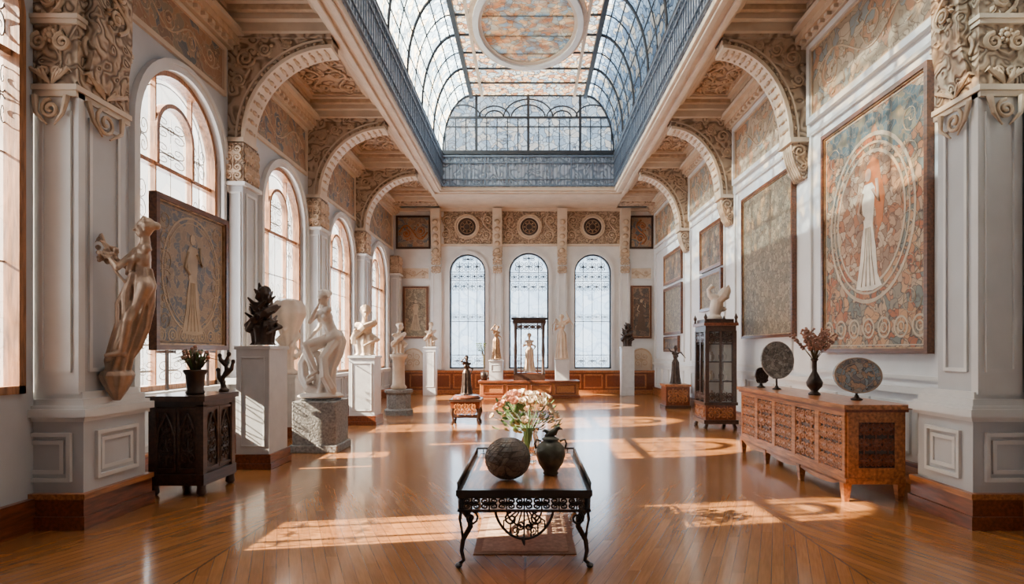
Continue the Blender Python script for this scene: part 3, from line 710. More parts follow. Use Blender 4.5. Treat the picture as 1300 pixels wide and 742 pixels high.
b.obj('picture_support_bracket')
# ============================ figures ============================
def human(b,J,s,m,hair='bun',bust=False,breast=True,hands=True):
    J={k:V(v) for k,v in J.items()}
    hd,nk,ch,pv=J['head'],J['neck'],J['chest'],J['pelvis']
    up=(hd-nk).normalized(); fw=J.get('face',V((0,-1,0))); fw=(fw-up*fw.dot(up)).normalized(); sd=fw.cross(up)
    sp=(ch-pv).normalized(); bf=J.get('fwd',V((0,-1,0))); bf=(bf-sp*bf.dot(sp)).normalized(); bs_=bf.cross(sp)
    E=lambda c,r,ax=up,f=fw: b.ell(c,tuple(q*s for q in r),m,ax,f)
    b.cap(nk-up*.02*s,hd-up*.04*s,.052*s,.046*s,m)
    E(hd,(.070,.088,.105)); E(hd+fw*.04*s-up*.075*s,(.04,.042,.034))
    b.cap(hd+fw*.085*s+up*.02*s,hd+fw*.105*s-up*.022*s,.010*s,.016*s,m,8)
    E(hd+fw*.076*s-up*.055*s,(.024,.016,.012)); E(hd+fw*.076*s+up*.032*s,(.048,.02,.011))
    for k in (-1,1): E(hd+sd*(k*.073*s)-up*.005*s,(.012,.022,.03)); E(hd+fw*.08*s+sd*(k*.03*s)+up*.012*s,(.013,.01,.008))
    if hair:
        E(hd-fw*.025*s+up*.035*s,(.088,.095,.09))
        for k in range(7): E(hd+sd*(math.cos(k*pi/6)*.08*s)-fw*.005*s+up*(math.sin(k*pi/6)*.085+.03)*s,(.026,.032,.026))
    if hair=='bun': E(hd-fw*.115*s+up*.03*s,(.052,.052,.048))
    if hair=='long':
        b.tube([hd-fw*.07*s+up*.03*s,hd-fw*.12*s-up*.12*s,ch-bf*.12*s+sp*.05*s,ch-bf*.16*s-sp*.12*s],[.07*s,.075*s,.06*s,.02*s],m,16,7,.15)
    b.ell(ch,(.135*s,.095*s,.155*s),m,sp,bf); mid=(ch+pv)/2
    b.cap(ch,mid,.095*s,.09*s,m,14); b.cap(mid,pv,.09*s,.105*s,m,14); b.ell(pv,(.155*s,.115*s,.12*s),m,sp,bf); b.cap(ch+(nk-ch)*.3,nk,.085*s,.054*s,m)
    if breast:
        for k in (-1,1): b.ell(ch+bf*.075*s+bs_*(k*.06*s)-sp*.01*s,.052*s,m)
    shL=J.get('shL',ch+bs_*.155*s+sp*.10*s); shR=J.get('shR',ch-bs_*.155*s+sp*.10*s)
    b.cap(shL,shR,.052*s,.052*s,m)
    for q,sh in (('L',shL),('R',shR)):
        if 'el'+q in J:
            e,w=J['el'+q],J['wr'+q]
            b.cap(sh,e,.046*s,.036*s,m); b.cap(e,w,.037*s,.023*s,m)
            d=(w-e).normalized(); s2=d.cross(V((0,0,1))); s2=s2.normalized() if s2.length>.1 else V((1,0,0)); n2=d.cross(s2)
            b.ell(w+d*.045*s,(.036*s,.018*s,.052*s),m,d,n2)
            if hands:
                for i,L in enumerate((.066,.078,.073,.056)):
                    p0=w+d*.08*s+s2*((i-1.5)*.019*s); p1=p0+(d*.8+s2*(i-1.5)*.10-n2*.3).normalized()*L*.55*s; p2=p1+(d*.5-n2*.8).normalized()*L*.5*s
                    b.cap(p0,p1,.0105*s,.0095*s,m,6); b.cap(p1,p2,.0095*s,.008*s,m,6)
                p0=w+d*.03*s-s2*.03*s; p1=p0+(d*.6-s2*.8).normalized()*.04*s; b.cap(p0,p1,.012*s,.0105*s,m,6); b.cap(p1,p1+(d*.9-s2*.2-n2*.3).normalized()*.032*s,.0105*s,.009*s,m,6)
        if 'kn'+q in J:
            k_,a=J['kn'+q],J['an'+q]; hp=pv+bs_*((.085 if q=='L' else -.085)*s)-sp*.03*s
            b.cap(hp,k_,.088*s,.056*s,m,14); c=k_+(a-k_)*.35
            b.cap(k_,c,.052*s,.052*s,m,12); b.cap(c,a,.052*s,.032*s,m,12)
            toe=J.get('to'+q,a+bf*.15*s-V((0,0,.03*s))); b.cap(a,toe,.034*s,.026*s,m); b.ell(a-bf*.02*s-V((0,0,.02*s)),.036*s,m)
STAND=dict(head=(0,-.01,1.58),neck=(0,.01,1.43),chest=(0,0,1.25),pelvis=(0,0,.93),elL=(.27,.02,1.12),wrL=(.2,-.18,1.0),elR=(-.27,.02,1.12),wrR=(-.18,-.16,1.3),
  knL=(.1,-.06,.49),anL=(.1,.02,.08),knR=(-.09,-.02,.49),anR=(-.1,.05,.08))
def J_(base,**k): d=dict(base); d.update(k); return d
def gown(b,p,r,m,k=11,amp=.09,n=66,flat=.8,ph=.15): b.tube(p,r,m,n,k,amp,flat,phase=ph)
# 1 maiden on near-left pier
b=B(); m=M_goldd; s=.82
J=dict(head=(.245,-.03,1.40),neck=(.235,0,1.275),chest=(.20,0,1.12),pelvis=(.21,.0,.87),face=(-.75,-.6,-.15),fwd=(-.62,-.78,0),
  elL=(.12,-.22,1.0),wrL=(.04,-.19,1.08),elR=(.09,.07,.99),wrR=(.02,-.04,1.07),
  knL=(.13,-.10,.52),anL=(.05,-.06,.22),knR=(.11,-.02,.50),anR=(.0,.02,.18))
human(b,J,s,m)
gown(b,[(.205,0,1.02),(.205,0,.96),(.205,0,.87),(.185,0,.72),(.145,0,.56),(.09,0,.40),(.02,.01,.24),(-.03,.02,.10),(-.05,.03,.02)],[.08,.09,.112,.10,.082,.08,.09,.10,.105],m,8,.22,96)
gown(b,[(.22,0,.95),(.21,.02,.82),(.25,.03,.66),(.22,.03,.46),(.14,.04,.28),(.06,.05,.14)],[.08,.09,.05,.035,.035,.015],m,5,.25)
gown(b,[(.10,-.06,.86),(.04,-.07,.68),(.04,-.07,.50),(-.03,-.05,.30),(-.09,-.02,.14),(-.10,.0,.02)],[.02,.035,.035,.04,.045,.03],m,5,.25)
gown(b,[(.17,-.09,.98),(.11,-.10,.76),(.11,-.09,.55),(.05,-.08,.36),(-.02,-.07,.18)],[.02,.035,.03,.035,.03],m,5,.2)
gown(b,[(.27,.02,1.22),(.15,-.09,1.08),(.11,-.06,.95)],[.03,.04,.03],m,4,.2,24)
rr=random.Random(3)
for i in range(44):
    a=rr.random()*6.28; r=.11*math.sqrt(rr.random()); b.ell((-.03+r*math.cos(a),-.14+rr.uniform(-.07,.07),1.15+r*math.sin(a)*.8),rr.uniform(.014,.027),m,n=8)
for k in range(6): b.tube([(.0,-.14,1.12),(-.03-.02*k,-.14+.02*(k-2),1.23+.02*k),(-.04-.035*k,-.16+.03*(k-2),1.25)],[.012,.02,.004],m,6)
b.tube([(.12,-.12,.88),(.06,-.15,.97),(.0,-.15,1.08)],.015,m)
b.lathe([(.03,-.24),(.08,-.15),(.12,-.06),(.14,.0),(.12,.04)],(-.05,.02,0),m,32,8,.10)
b.obj('bronze_maiden_statue',(-3.90,5.64,1.36),voxel=.0075,smooth=2)
# 2 large marble
b=B(); m=M_marble
J=dict(head=(.10,-.10,1.60),neck=(.09,-.02,1.475),chest=(.10,0,1.30),pelvis=(.20,.06,1.0),face=(-.55,-.7,-.45),fwd=(-.65,-.75,0),
 elL=(-.06,-.27,1.20),wrL=(.04,-.24,1.42),elR=(-.05,.10,1.12),wrR=(-.13,-.08,.95),
 knL=(-.12,-.28,.84),anL=(.02,-.20,.42),knR=(-.20,-.04,.74),anR=(-.06,-.05,.32))
human(b,J,1.0,m,'bun')
gown(b,[(.21,.08,1.06),(.24,.08,.9),(.22,.05,.7),(.15,.0,.5),(.10,0,.3),(.08,0,.14),(.08,0,.01)],[.11,.15,.13,.12,.14,.18,.21],m,7,.16)
b.tube([(.03,-.1,.10),(-.14,-.08,.14),(-.25,-.02,.32),(-.28,.02,.54),(-.2,.04,.72),(-.04,.05,.70),(.0,.05,.52),(-.08,.03,.34)],[.06,.08,.08,.075,.075,.07,.06,.04],m,24,5,.12)
b.tube([(.25,.0,.9),(.12,-.18,.62),(.16,-.22,.35),(.24,-.15,.16),(.26,-.1,.08)],[.07,.07,.07,.07,.05],m,24,5,.14)
b.lathe([(.34,.0),(.36,.03),(.30,.07)],(.02,0,0),m,24,5,.05,sy=.8)
b.obj('marble_nude_statue',(-3.38,9.52,.842),voxel=.010,smooth=2)
def statue_std(name,loc,rot,s,m,J,gn=True,hair='bun',vox=.014,extra=None):
    b=B(); human(b,J,1,m,hair,hands=vox<.013)
    if gn: gown(b,[(0,0,1.08),(0,0,.95),(0,0,.7),(0,.0,.4),(0,.0,.12),(0,0,0)],[.11,.17,.18,.2,.24,.26],m,9,.11,54)
    b.lathe([(.27,0),(.27,.04),(.2,.06)],(0,0,0),m,20)
    if extra: extra(b,m)
    return b.obj(name,loc,rot,s,voxel=vox,smooth=2)
def bust(name,loc,rot,s,m,head=True,wild=False):
    b=B(); J=dict(head=(.03,-.05,.78),neck=(0,-.01,.63),chest=(0,0,.45),pelvis=(0,0,.22),face=(.5,-.8,-.15),elL=(.25,.0,.28),wrL=(.13,-.16,.20),elR=(-.23,-.05,.3),wrR=(-.1,-.2,.42))
    human(b,J,1,m,'bun',hands=False)
    gown(b,[(0,0,.36),(0,.0,.26),(0,0,.12),(0,0,.03),(0,0,-.0)],[.14,.18,.16,.15,.19],m,9,.13,54)
    b.tube([(.2,.03,.6),(.05,-.14,.5),(-.12,-.15,.36),(-.22,-.02,.22)],[.05,.06,.06,.05],m,14,5,.15)
    if wild:
        for i in range(26):
            a=i*2.4; z=.1+.75*i/26; R=.2*math.sin(pi*min(1,(i+4)/30))+.04
            b.tube([(0,0,z),(R*.7*math.cos(a),R*.7*math.sin(a),z+.05),(R*1.1*math.cos(a+.4),R*1.1*math.sin(a+.4),z+.14)],[.05,.04,.015],m,7)
    return b.obj(name,loc,rot,s,voxel=.013,smooth=2)
def pedestal(name,x0,x1,y0,y1,h,m,base=None,z0=0):
    b=B(); b.box(x0,x1,y0,y1,z0,h-.04,m); b.box(x0-.02,x1+.02,y0-.02,y1+.02,h-.05,h,m)
    if base: b.box(x0-.03,x1+.03,y0-.03,y1+.03,0,.2,base); b.box(x0-.045,x1+.045,y0-.045,y1+.045,0,.08,base)
    b.frame(lambda u,z,t:(u,y0-t,z),x0+.06,x1-.06,z0+.3,h-.15,.02,0,.01,m)
    return b.obj(name,bevel=.008)
pedestal('statue_pedestal',-3.95,-3.5,7.95,8.55,1.66,M_ped,M_oakd)
bust('dark_bronze_bust',(-3.72,8.25,1.675),.3,.9,M_bronze,wild=True)
pedestal('statue_pedestal',-4.66,-4.26,10.75,11.15,1.15,M_ped,M_oakd)
b=B(); m=M_marble
b.lathe([(.17,0),(.17,.05),(.10,.10),(.09,.35),(.12,.6),(.16,.75),(.24,.95),(.31,1.12),(.30,1.25),(.22,1.36),(.08,1.4)],(0,0,0),m,60,8,.07)
for i in range(14):
    a=i*2.4; z=.3+i*.06; b.tube([(.11*math.cos(a),.11*math.sin(a),z),(.2*math.cos(a+.5),.2*math.sin(a+.5),z+.1),(.16*math.cos(a+1),.16*math.sin(a+1),z+.2)],[.05,.045,.02],m,8)
b.obj('marble_shell_urn',(-4.46,10.95,1.155),voxel=.013,smooth=2)
b=B(); b.box(-3.70,-3.02,9.2,9.85,.0,.8,M_stone); b.box(-3.74,-2.98,9.16,9.89,.0,.12,M_stone); b.box(-3.6,-3.1,9.28,9.76,.8,.83,M_stone); b.obj('granite_statue_block',bevel=.02)
pedestal('statue_pedestal',-3.85,-3.3,12.6,13.15,1.48,M_ped,M_oakd)
bust('marble_bust',(-3.57,12.85,1.495),-.2,1.2,M_marblew)
b=B(); b.lathe([(.36,0),(.36,.12),(.30,.16),(.30,.5),(.36,.56),(.36,.62)],(0,0,0),M_stone,8,sm=False); b.lathe([(.16,.62),(.2,.68),(.15,.75),(.14,1.35),(.2,1.42),(.22,1.5)],(0,0,0),M_marblew,20,10,.04); b.obj('stone_pillar_stand',(-3.25,14.7,0))
bust('marble_torso',(-3.25,14.7,1.515),.6,.85,M_marblew)
pedestal('statue_pedestal',-3.75,-3.3,20.8,21.2,1.72,M_ped)
bust('terracotta_bust',(-3.52,21.0,1.735),.2,.95,M_marblew)
pedestal('statue_pedestal',3.25,3.7,20.8,21.2,1.72,M_ped)
bust('dark_bronze_bust',(3.48,21.0,1.735),-.2,.9,M_bronze,wild=True)
# back plinth group
b=B(); b.box(-1.65,1.65,19.7,20.7,0,.5,M_oak); b.box(-1.7,1.7,19.65,20.75,.5,.58,M_oakd); b.box(-1.7,1.7,19.65,20.75,0,.1,M_oakd)
for i in range(4): b.frame(lambda u,z,t:(u,19.7-t,z),-1.6+.8*i+.05,-1.6+.8*i+.75,.14,.46,.05,0,.03,M_oakd)
b.obj('display_plinth',bevel=.01)
pedestal('statue_pedestal',-1.35,-.9,19.9,20.35,1.27,M_ped,z0=.585)
pedestal('statue_pedestal',.88,1.35,19.9,20.35,1.27,M_ped,z0=.585)
statue_std('gilded_dancer_statue',(-1.12,20.1,1.285),.4,.68,M_gold,J_(STAND,elR=(-.28,-.05,1.5),wrR=(-.12,-.12,1.72),head=(.04,-.03,1.57)))
statue_std('marble_winged_statue',(1.1,20.1,1.285),-.3,.9,M_marblew,J_(STAND,elL=(.3,-.02,1.5),wrL=(.2,-.05,1.75)),extra=lambda b,m:[b.tube([(k*.05,.1,1.3),(k*.28,.16,1.5),(k*.4,.2,1.3),(k*.38,.2,.9)],[.05,.10,.09,.02],m,14,5,.15,.4) for k in (-1,1)])
b=B(); x0,x1,y0,y1=-.53,.53,19.95,20.5
b.box(x0,x1,y0,y1,.585,.8,M_dark); b.box(x0+.05,x1-.05,y0+.05,y1-.05,.8,.84,M_oakd)
for x in (x0+.06,x1-.06):
    for y in (y0+.06,y1-.06): b.lathe([(.075,.8),(.055,.88),(.042,1.3),(.06,1.6),(.042,1.9),(.055,2.4),(.08,2.5)],(x,y,0),M_dark,12)
b.box(x0-.03,x1+.03,y0-.03,y1+.03,2.5,2.62,M_dark); b.box(x0-.08,x1+.08,y0-.08,y1+.08,2.62,2.7,M_black)
ornament(b,lambda u,z,t:(u,y0-t,z),x0+.1,x1-.1,2.28,2.5,4,1,.016,M_dark,-.05)
for x in (x0+.25,x1-.25): b.box(x-.018,x+.018,y0+.02,y0+.05,.84,2.5,M_dark)
b.obj('carved_display_case',bevel=.006)
statue_std('marble_maiden_statue',(0,20.22,.86),0,.78,M_marblew,STAND)
b=B()
b.lathe([(.10,0),(.13,.15),(.11,.28)],(0,0,0),M_bronze,16)
for i in range(9):
    a=i*2.4; b.tube([(0,0,.25),(.03*math.cos(a),.03*math.sin(a),.8),(.14*math.cos(a)-.12,.12*math.sin(a),1.2+.05*(i%4))],[.012,.01,.005],M_stem,5)
    for k in range(5): b.ell((.14*math.cos(a)*(.6+.12*k)-.1,.12*math.sin(a)*(.6+.12*k),1.0+.06*k),(.04,.03,.015),M_leaf,n=6)
b.obj('potted_sapling',(-1.53,20.0,.585))
# ============================ stool + figurine ============================
b=B(); x0,x1,y0,y1=-1.68,-1.06,12.6,13.2
b.box(x0,x1,y0,y1,.36,.5,M_oakd); b.box(x0-.03,x1+.03,y0-.03,y1+.03,.5,.55,M_dark); b.lathe([(.30,.55),(.31,.58),(.27,.62)],((x0+x1)/2,(y0+y1)/2,0),M_oakd,24)
for x in (x0+.05,x1-.05):
    for y in (y0+.05,y1-.05): b.tube([(x,y,.4),(x+(.03 if x>-1.3 else -.03),y-.0,.25),(x,y,.1),(x+(.03 if x>-1.3 else -.03),y,.0)],[.05,.04,.025,.035],M_dark,8)
ornament(b,lambda u,z,t:(u,y0-t,z),x0+.08,x1-.08,.2,.48,3,1,.014,M_oak,.01)
b.box(x0+.05,x1-.05,y0+.02,y0+.05,.17,.22,M_dark); b.box(x0+.04,x1-.04,y0+.04,y1-.04,.15,.19,M_dark)
b.obj('carved_stool',bevel=.008)
statue_std('bronze_figurine',(-1.37,12.9,.63),.2,.5,M_bronze,J_(STAND,elR=(-.25,-.1,1.45),wrR=(-.1,-.15,1.62)),vox=.02)
# ============================ right side ============================
b=B(); x0,x1,y0,y1=3.75,4.4,16.2,16.8
b.box(x0,x1,y0,y1,.06,.6,M_oakd); b.box(x0-.03,x1+.03,y0-.03,y1+.03,.6,.66,M_oak); b.box(x0-.03,x1+.03,y0-.03,y1+.03,0,.08,M_dark)
ornament(b,lambda u,z,t:(u,y0-t,z),x0+.05,x1-.05,.12,.56,2,1,.02,M_oak,.01); b.obj('carved_chest',bevel=.008)
statue_std('bronze_warrior_statue',(4.08,16.5,.67),.5,.62,M_bronze,J_(STAND,elR=(-.32,-.05,1.45),wrR=(-.5,-.15,1.55),elL=(.33,0,1.4),wrL=(.45,-.1,1.2)),vox=.016)
# glass cabinet
b=B(); x0,x1,y0,y1=3.58,4.2,12.0,12.75; m=M_dark
b.box(x0,x1,y0,y1,.16,.5,M_oakd); b.box(x0-.03,x1+.03,y0-.03,y1+.03,.48,.54,m); b.box(x0-.04,x1+.04,y0-.04,y1+.04,.1,.18,m)
for x in (x0+.03,x1-.03):
    for y in (y0+.03,y1-.03):
        b.box(x-.04,x+.04,y-.04,y+.04,.5,2.0,m); b.tube([(x,y,.14),(x,y,.08),(x+(-.03 if x<3.9 else .03),y,.0)],[.05,.035,.045],m,8)
b.box(x0,x1,y0,y1,1.98,2.1,m); b.box(x0-.04,x1+.04,y0-.04,y1+.04,2.1,2.16,M_oakd); b.box(x0+.03,x1-.03,y0+.03,y1-.03,2.16,2.24,m)
for x in (x0,x1):
    for y in (y0,y1): b.lathe([(.035,2.16),(.02,2.22),(.04,2.27),(.0,2.36)],(x,y,0),m,10)
for z in (.95,1.35,1.72): b.box(x0+.03,x1-.03,y0+.03,y1-.03,z,z+.02,m)
mf=lambda u,z,t:(u,y0-t,z); ml=lambda u,z,t:(x0-t,u,z)
for mp,a,c in ((mf,x0,x1),(ml,y0,y1)):
    mid=(a+c)/2; b.mbox(mp,mid-.022,mid+.022,.54,2.0,-.04,0,m)
    ornament(b,mp,a+.05,c-.05,.2,.46,2,1,.014,M_oak,.005); ornament(b,mp,a+.06,c-.06,1.74,1.98,2,1,.012,m,-.01)
    ornament(b,mp,a+.06,c-.06,.55,.75,2,1,.011,m,-.01)
    b.flat([(a+.03,.54),(c-.03,.54),(c-.03,1.98),(a+.03,1.98)],-.03,mp,M_cglass)
b.box(x1-.03,x1-.01,y0+.07,y1-.07,.54,2.0,M_marble); b.box(x0+.07,x1-.07,y1-.03,y1-.01,.54,2.0,M_marble)  # pale inner panels added in place of light reflecting in the glass
for z in (.56,.97,1.37,1.74):
    for i in range(4): b.lathe([(.02,0),(.05,.05),(.055,.12),(.02,.18),(.03,.2)],(x0+.12+.13*i,y0+.2+.2*(i%2),z),[M_marble,M_gold,M_bronze][i%3],12)
b.obj('glass_curio_cabinet',bevel=.005)
b=B(); m=M_marble
b.lathe([(.15,0),(.16,.05),(.1,.1)],(0,0,0),m,20)
b.tube([(0,0,.05),(.02,0,.2),(.05,0,.35),(.0,0,.46),(-.1,0,.52),(-.13,0,.62),(-.06,0,.70),(.0,0,.66)],[.10,.13,.14,.10,.06,.045,.05,.015],m,14)
for k in (-1,1): b.tube([(.05,k*.1,.35),(.18,k*.16,.48),(.24,k*.14,.62),(.26,k*.1,.72)],[.06,.09,.07,.01],m,12,4,.2,.4)
b.tube([(.06,0,.28),(.2,0,.2),(.26,0,.22)],[.09,.05,.01],m,10)
b.obj('marble_swan_figure',(3.88,12.37,2.245),voxel=.011,smooth=2)
# sideboard
b=B(); x0,x1,y0,y1=3.32,3.95,6.2,9.3; m=M_oak
b.box(x0+.03,x1,y0+.03,y1-.03,.22,.98,m); b.box(x0-.04,x1+.04,y0-.05,y1+.05,.98,1.03,m); b.box(x0-.02,x1+.02,y0-.02,y1+.02,.95,.98,M_oakd)
b.box(x0,x1,y0,y1,.19,.25,m)
for y in (y0+.03,y0+1.05,y0+2.1,y1-.09):
    for x in (x0+.0,x1-.06):
        if y in (y0+.03,y1-.09) or x<3.5: b.taper(x+.03,y+.03,0,.2,.025,.025,.045,.045,m)
mp=lambda u,z,t:(x0+.03-t,u,z)
n=5; w=(y1-y0-.06)/n
for i in range(n):
    a=y0+.03+w*i; b.mbox(mp,a+.03,a+w-.03,.29,.92,0,.004,M_dark)
    b.frame(mp,a+.0,a+w,.25,.95,.05,0,.025,m)
    if i%2==0: ornament(b,mp,a+.06,a+w-.06,.31,.90,3,4,.0105,m,.010)
    else:
        ornament(b,mp,a+.06,a+w-.06,.31,.90,2,3,.012,m,.010)
        b.frame(mp,a+.14,a+w-.14,.42,.79,.02,0,.018,m)
    b.frame(mp,a+.05,a+w-.05,.30,.91,.012,0,.02,m)
mp=lambda u,z,t:(u,y0+.03-t,z)
b.frame(mp,x0+.03,x1,.25,.95,.11,0,.025,m); b.mbox(mp,x0+.13,x1-.10,.34,.86,0,.004,M_black)
ornament(b,mp,x0+.14,x1-.11,.36,.85,3,3,.010,M_oakd,.012)
b.frame(mp,x0+.13,x1-.10,.34,.86,.012,0,.02,M_dark)
P=[(y0+.1,.2)]+[(y0+.1+(y1-y0-.2)*i/20,.2-.07*abs(math.sin(3*pi*i/20))**.5) for i in range(21)]+[(y1-.1,.2)]
b.ext(P,0,.02,lambda u,z,t:(x0+t,u,z),m)
b.obj('carved_sideboard',bevel=.004)
def disc(name,c,r,m1,m2,e=1.0,th=.03):
    b=B(); K=36; cx_,cy,cz=c; H=r*e
    mp=lambda u,z,t:(cx_+u,cy-t+z*.12,cz+z)
    def E(k): return [(r*k*math.cos(2*pi*i/K),H*k*math.sin(2*pi*i/K)) for i in range(K)]
    b.ext(E(1),0,th,mp,m1); b.strip(E(1.0),E(.94),th,th+.010,mp,m2,True)
    for k in (.7,.3): b.strip(E(k),E(k-.03),th,th+.005,mp,m2,True)
    for i in range(10):
        a=2*pi*i/10; b.tube([mp(q[0]*1+.82*r*math.cos(a),q[1]+.82*H*math.sin(a),th) for q in spiral(0,0,r*.09,a,1.3,1,10)],.004,m2,4)
    base=cz-H
    b.lathe([(.06,0),(.065,.012),(.03,.03),(.018,.06)],(cx_,cy,1.032),M_bronze,16)
    b.tube([(cx_,cy,1.05),(cx_,cy+.01,base+.03)],.014,M_bronze,8)
    for k in (-1,1): b.tube([(cx_,cy+.0,base-.0),(cx_+k*.06,cy-.02,base+.01),(cx_+k*.09,cy-.05,base+.05)],.009,M_bronze,6)
    return b.obj(name)
M_disc=art('disc_enamel',[(.12,.11,.10),(.24,.23,.21),(.17,.15,.13),(.31,.30,.27)],18,(.03,.03,.03),.06,.35)
M_plat=art('platter_enamel',[(.26,.32,.36),(.50,.31,.20),(.38,.34,.30),(.21,.20,.21)],15,(.05,.04,.04),.06,.3)
disc('decorative_plate',(3.58,8.55,1.46),.235,M_disc,M_stone,1.15)
disc('small_plate',(3.53,9.0,1.22),.10,M_bronze,M_dark,1.2)
disc('oval_platter',(3.74,6.75,1.315),.275,M_plat,M_goldd,.74)
b=B()
b.lathe([(.07,0),(.075,.02),(.04,.05),(.09,.11),(.10,.16),(.07,.22),(.03,.30),(.028,.42),(.05,.46),(.042,.44)],(0,0,0),M_bronze,24)
for i in range(26):
    a=i*2.4; L=.16+.1*random.random(); rr_=(.06+.2*random.random())
    p2=(rr_*math.cos(a),rr_*math.sin(a),.55+L); b.tube([(0,0,.42),(rr_*.4*math.cos(a),rr_*.4*math.sin(a),.42+L*.7),p2],[.006,.004,.002],M_stem,4)
    for k in range(12): b.ell((p2[0]*(.55+.06*k)+random.uniform(-.025,.025),p2[1]*(.55+.06*k)+random.uniform(-.025,.025),.42+(.13+L)*(.5+.055*k)),(.018,.018,.014),M_dry,n=6)
b.obj('dried_flower_vase',(3.62,7.5,1.032))
# ============================ left cabinet ============================
b=B(); x0,x1,y0,y1=-4.16,-3.56,6.45,7.15; m=M_dark
b.box(x0+.03,x1-.03,y0+.03,y1-.03,.14,1.02,m); b.box(x0-.03,x1+.03,y0-.03,y1+.03,1.04,1.1,m); b.box(x0,x1,y0,y1,.98,1.04,M_black); b.box(x0-.01,x1+.01,y0-.01,y1+.01,.12,.24,m)
for x in (x0+.04,x1-.04):
    for y in (y0+.04,y1-.04): b.lathe([(.03,0),(.055,.03),(.045,.09),(.05,.13)],(x,y,0),m,12); b.box(x-.04,x+.04,y-.04,y+.04,.14,1.0,m)
for mp,a,c in ((lambda u,z,t:(u,y0+.03-t,z),x0+.06,x1-.06),(lambda u,z,t:(x1-.03+t,u,z),y0+.06,y1-.06)):
    n=2; w=(c-a)/n
    for i in range(n):
        uc=a+w*(i+.5); hw=w*.4
        b.frame(mp,uc-w*.48,uc+w*.48,.27,.96,.03,0,.02,m)
        G=[(uc-hw,.32)]+[(uc-hw+hw*math.sin(pi/2*k/8)**1.2,.62+.28*math.sin(pi/2*k/8)**.8) for k in range(9)]+[(uc+hw-hw*math.sin(pi/2*k/8)**1.2,.62+.28*math.sin(pi/2*k/8)**.8) for k in range(8,-1,-1)]+[(uc+hw,.32)]
        b.tube([mp(p[0],p[1],.015) for p in G],.014,m,6)
        scrollcell(b,mp,uc,.48,hw*1.7,.3,.010,m,.01); scrollcell(b,mp,uc,.70,hw*1.1,.22,.009,m,.01)
b.obj('carved_cabinet',bevel=.006)
b=B()
b.lathe([(.09,0),(.10,.02),(.085,.05),(.10,.22),(.125,.26),(.12,.28),(.10,.27)],(0,0,0),M_bronze,24,12,.02)
for i in range(34):
    a=i*2.4; L=.10+.13*random.random(); h=.10+.14*random.random()
    b.tube([(.03*math.cos(a),.03*math.sin(a),.25),(L*.6*math.cos(a),L*.6*math.sin(a),.27+h),(L*1.1*math.cos(a),L*1.1*math.sin(a),.26+h*.85)],[.008,.014,.003],M_stem if i%3 else M_leaf,5,flat=.4)
for i in range(30):
    a=i*2.1; r_=.15*random.random(); b.ell((r_*math.cos(a),r_*math.sin(a),.48+.08*random.random()-r_*.5),(.022,.022,.018),M_dry if i%2 else M_goldd,n=7)
b.obj('potted_plant',(-3.80,6.72,1.1))
b=B(); m=M_bronze
b.lathe([(.06,0),(.06,.03),(.03,.05)],(0,0,0),m,14)
for q in ([(0,0,.03),(-.02,0,.15),(.03,0,.25),(.02,0,.36),(.06,0,.45)],[(.01,0,.2),(.08,.02,.27),(.10,.02,.36)],[(0,0,.1),(-.06,0,.17),(-.07,0,.26)],[(.02,0,.33),(-.04,0,.38),(-.05,0,.43)]):
    b.tube(q,[.035-.025*i/len(q) for i in range(len(q))],m,9)
    b.ell(q[-1],(.03,.02,.03),m,n=8)
b.obj('bronze_branch_sculpture',(-3.64,7.04,1.105),voxel=.008,smooth=2)
# ============================ pale floor panel + centre table ============================
b=B(); b.box(-.44,.37,4.62,5.72,.0,.006,M_paleb); b.box(-.38,.31,4.68,5.66,.006,.009,M_rug); b.obj('small_rug')  # thin bordered panel added under the table for a paler floor rectangle
b=B(); x0,x1,y0,y1=-.535,.46,4.3,5.88; m=M_black; zt=.58
b.box(x0+.03,x1-.03,y0+.05,y1-.03,zt-.035,zt-.003,M_oak)
b.frame(lambda u,v,t:(u,v,t),x0,x1,y0,y1,.055,zt-.045,zt,m)
for x in (x0+.012,x1-.012):
    b.tube([(x,y0+.02,zt+.045),(x,y1-.02,zt+.045)],.010,m,6)
    n=26
    for i in range(n+1): y=y0+.02+(y1-y0-.04)*i/n; b.tube([(x,y,zt-.01),(x,y,zt+.045)],.005,m,4)
b.tube([(x0+.01,y1-.012,zt+.045),(x1-.01,y1-.012,zt+.045)],.010,m,6)
for i in range(17): x=x0+.02+(x1-x0-.04)*i/16; b.tube([(x,y1-.012,zt-.01),(x,y1-.012,zt+.045)],.005,m,4)
sides=[(lambda u,z,t:(u,y0+.02-t,z),x0+.02,x1-.02,7),(lambda u,z,t:(u,y1-.02+t,z),x0+.02,x1-.02,7),(lambda u,z,t:(x0+.02-t,u,z),y0+.02,y1-.02,11),(lambda u,z,t:(x1-.02+t,u,z),y0+.02,y1-.02,11)]
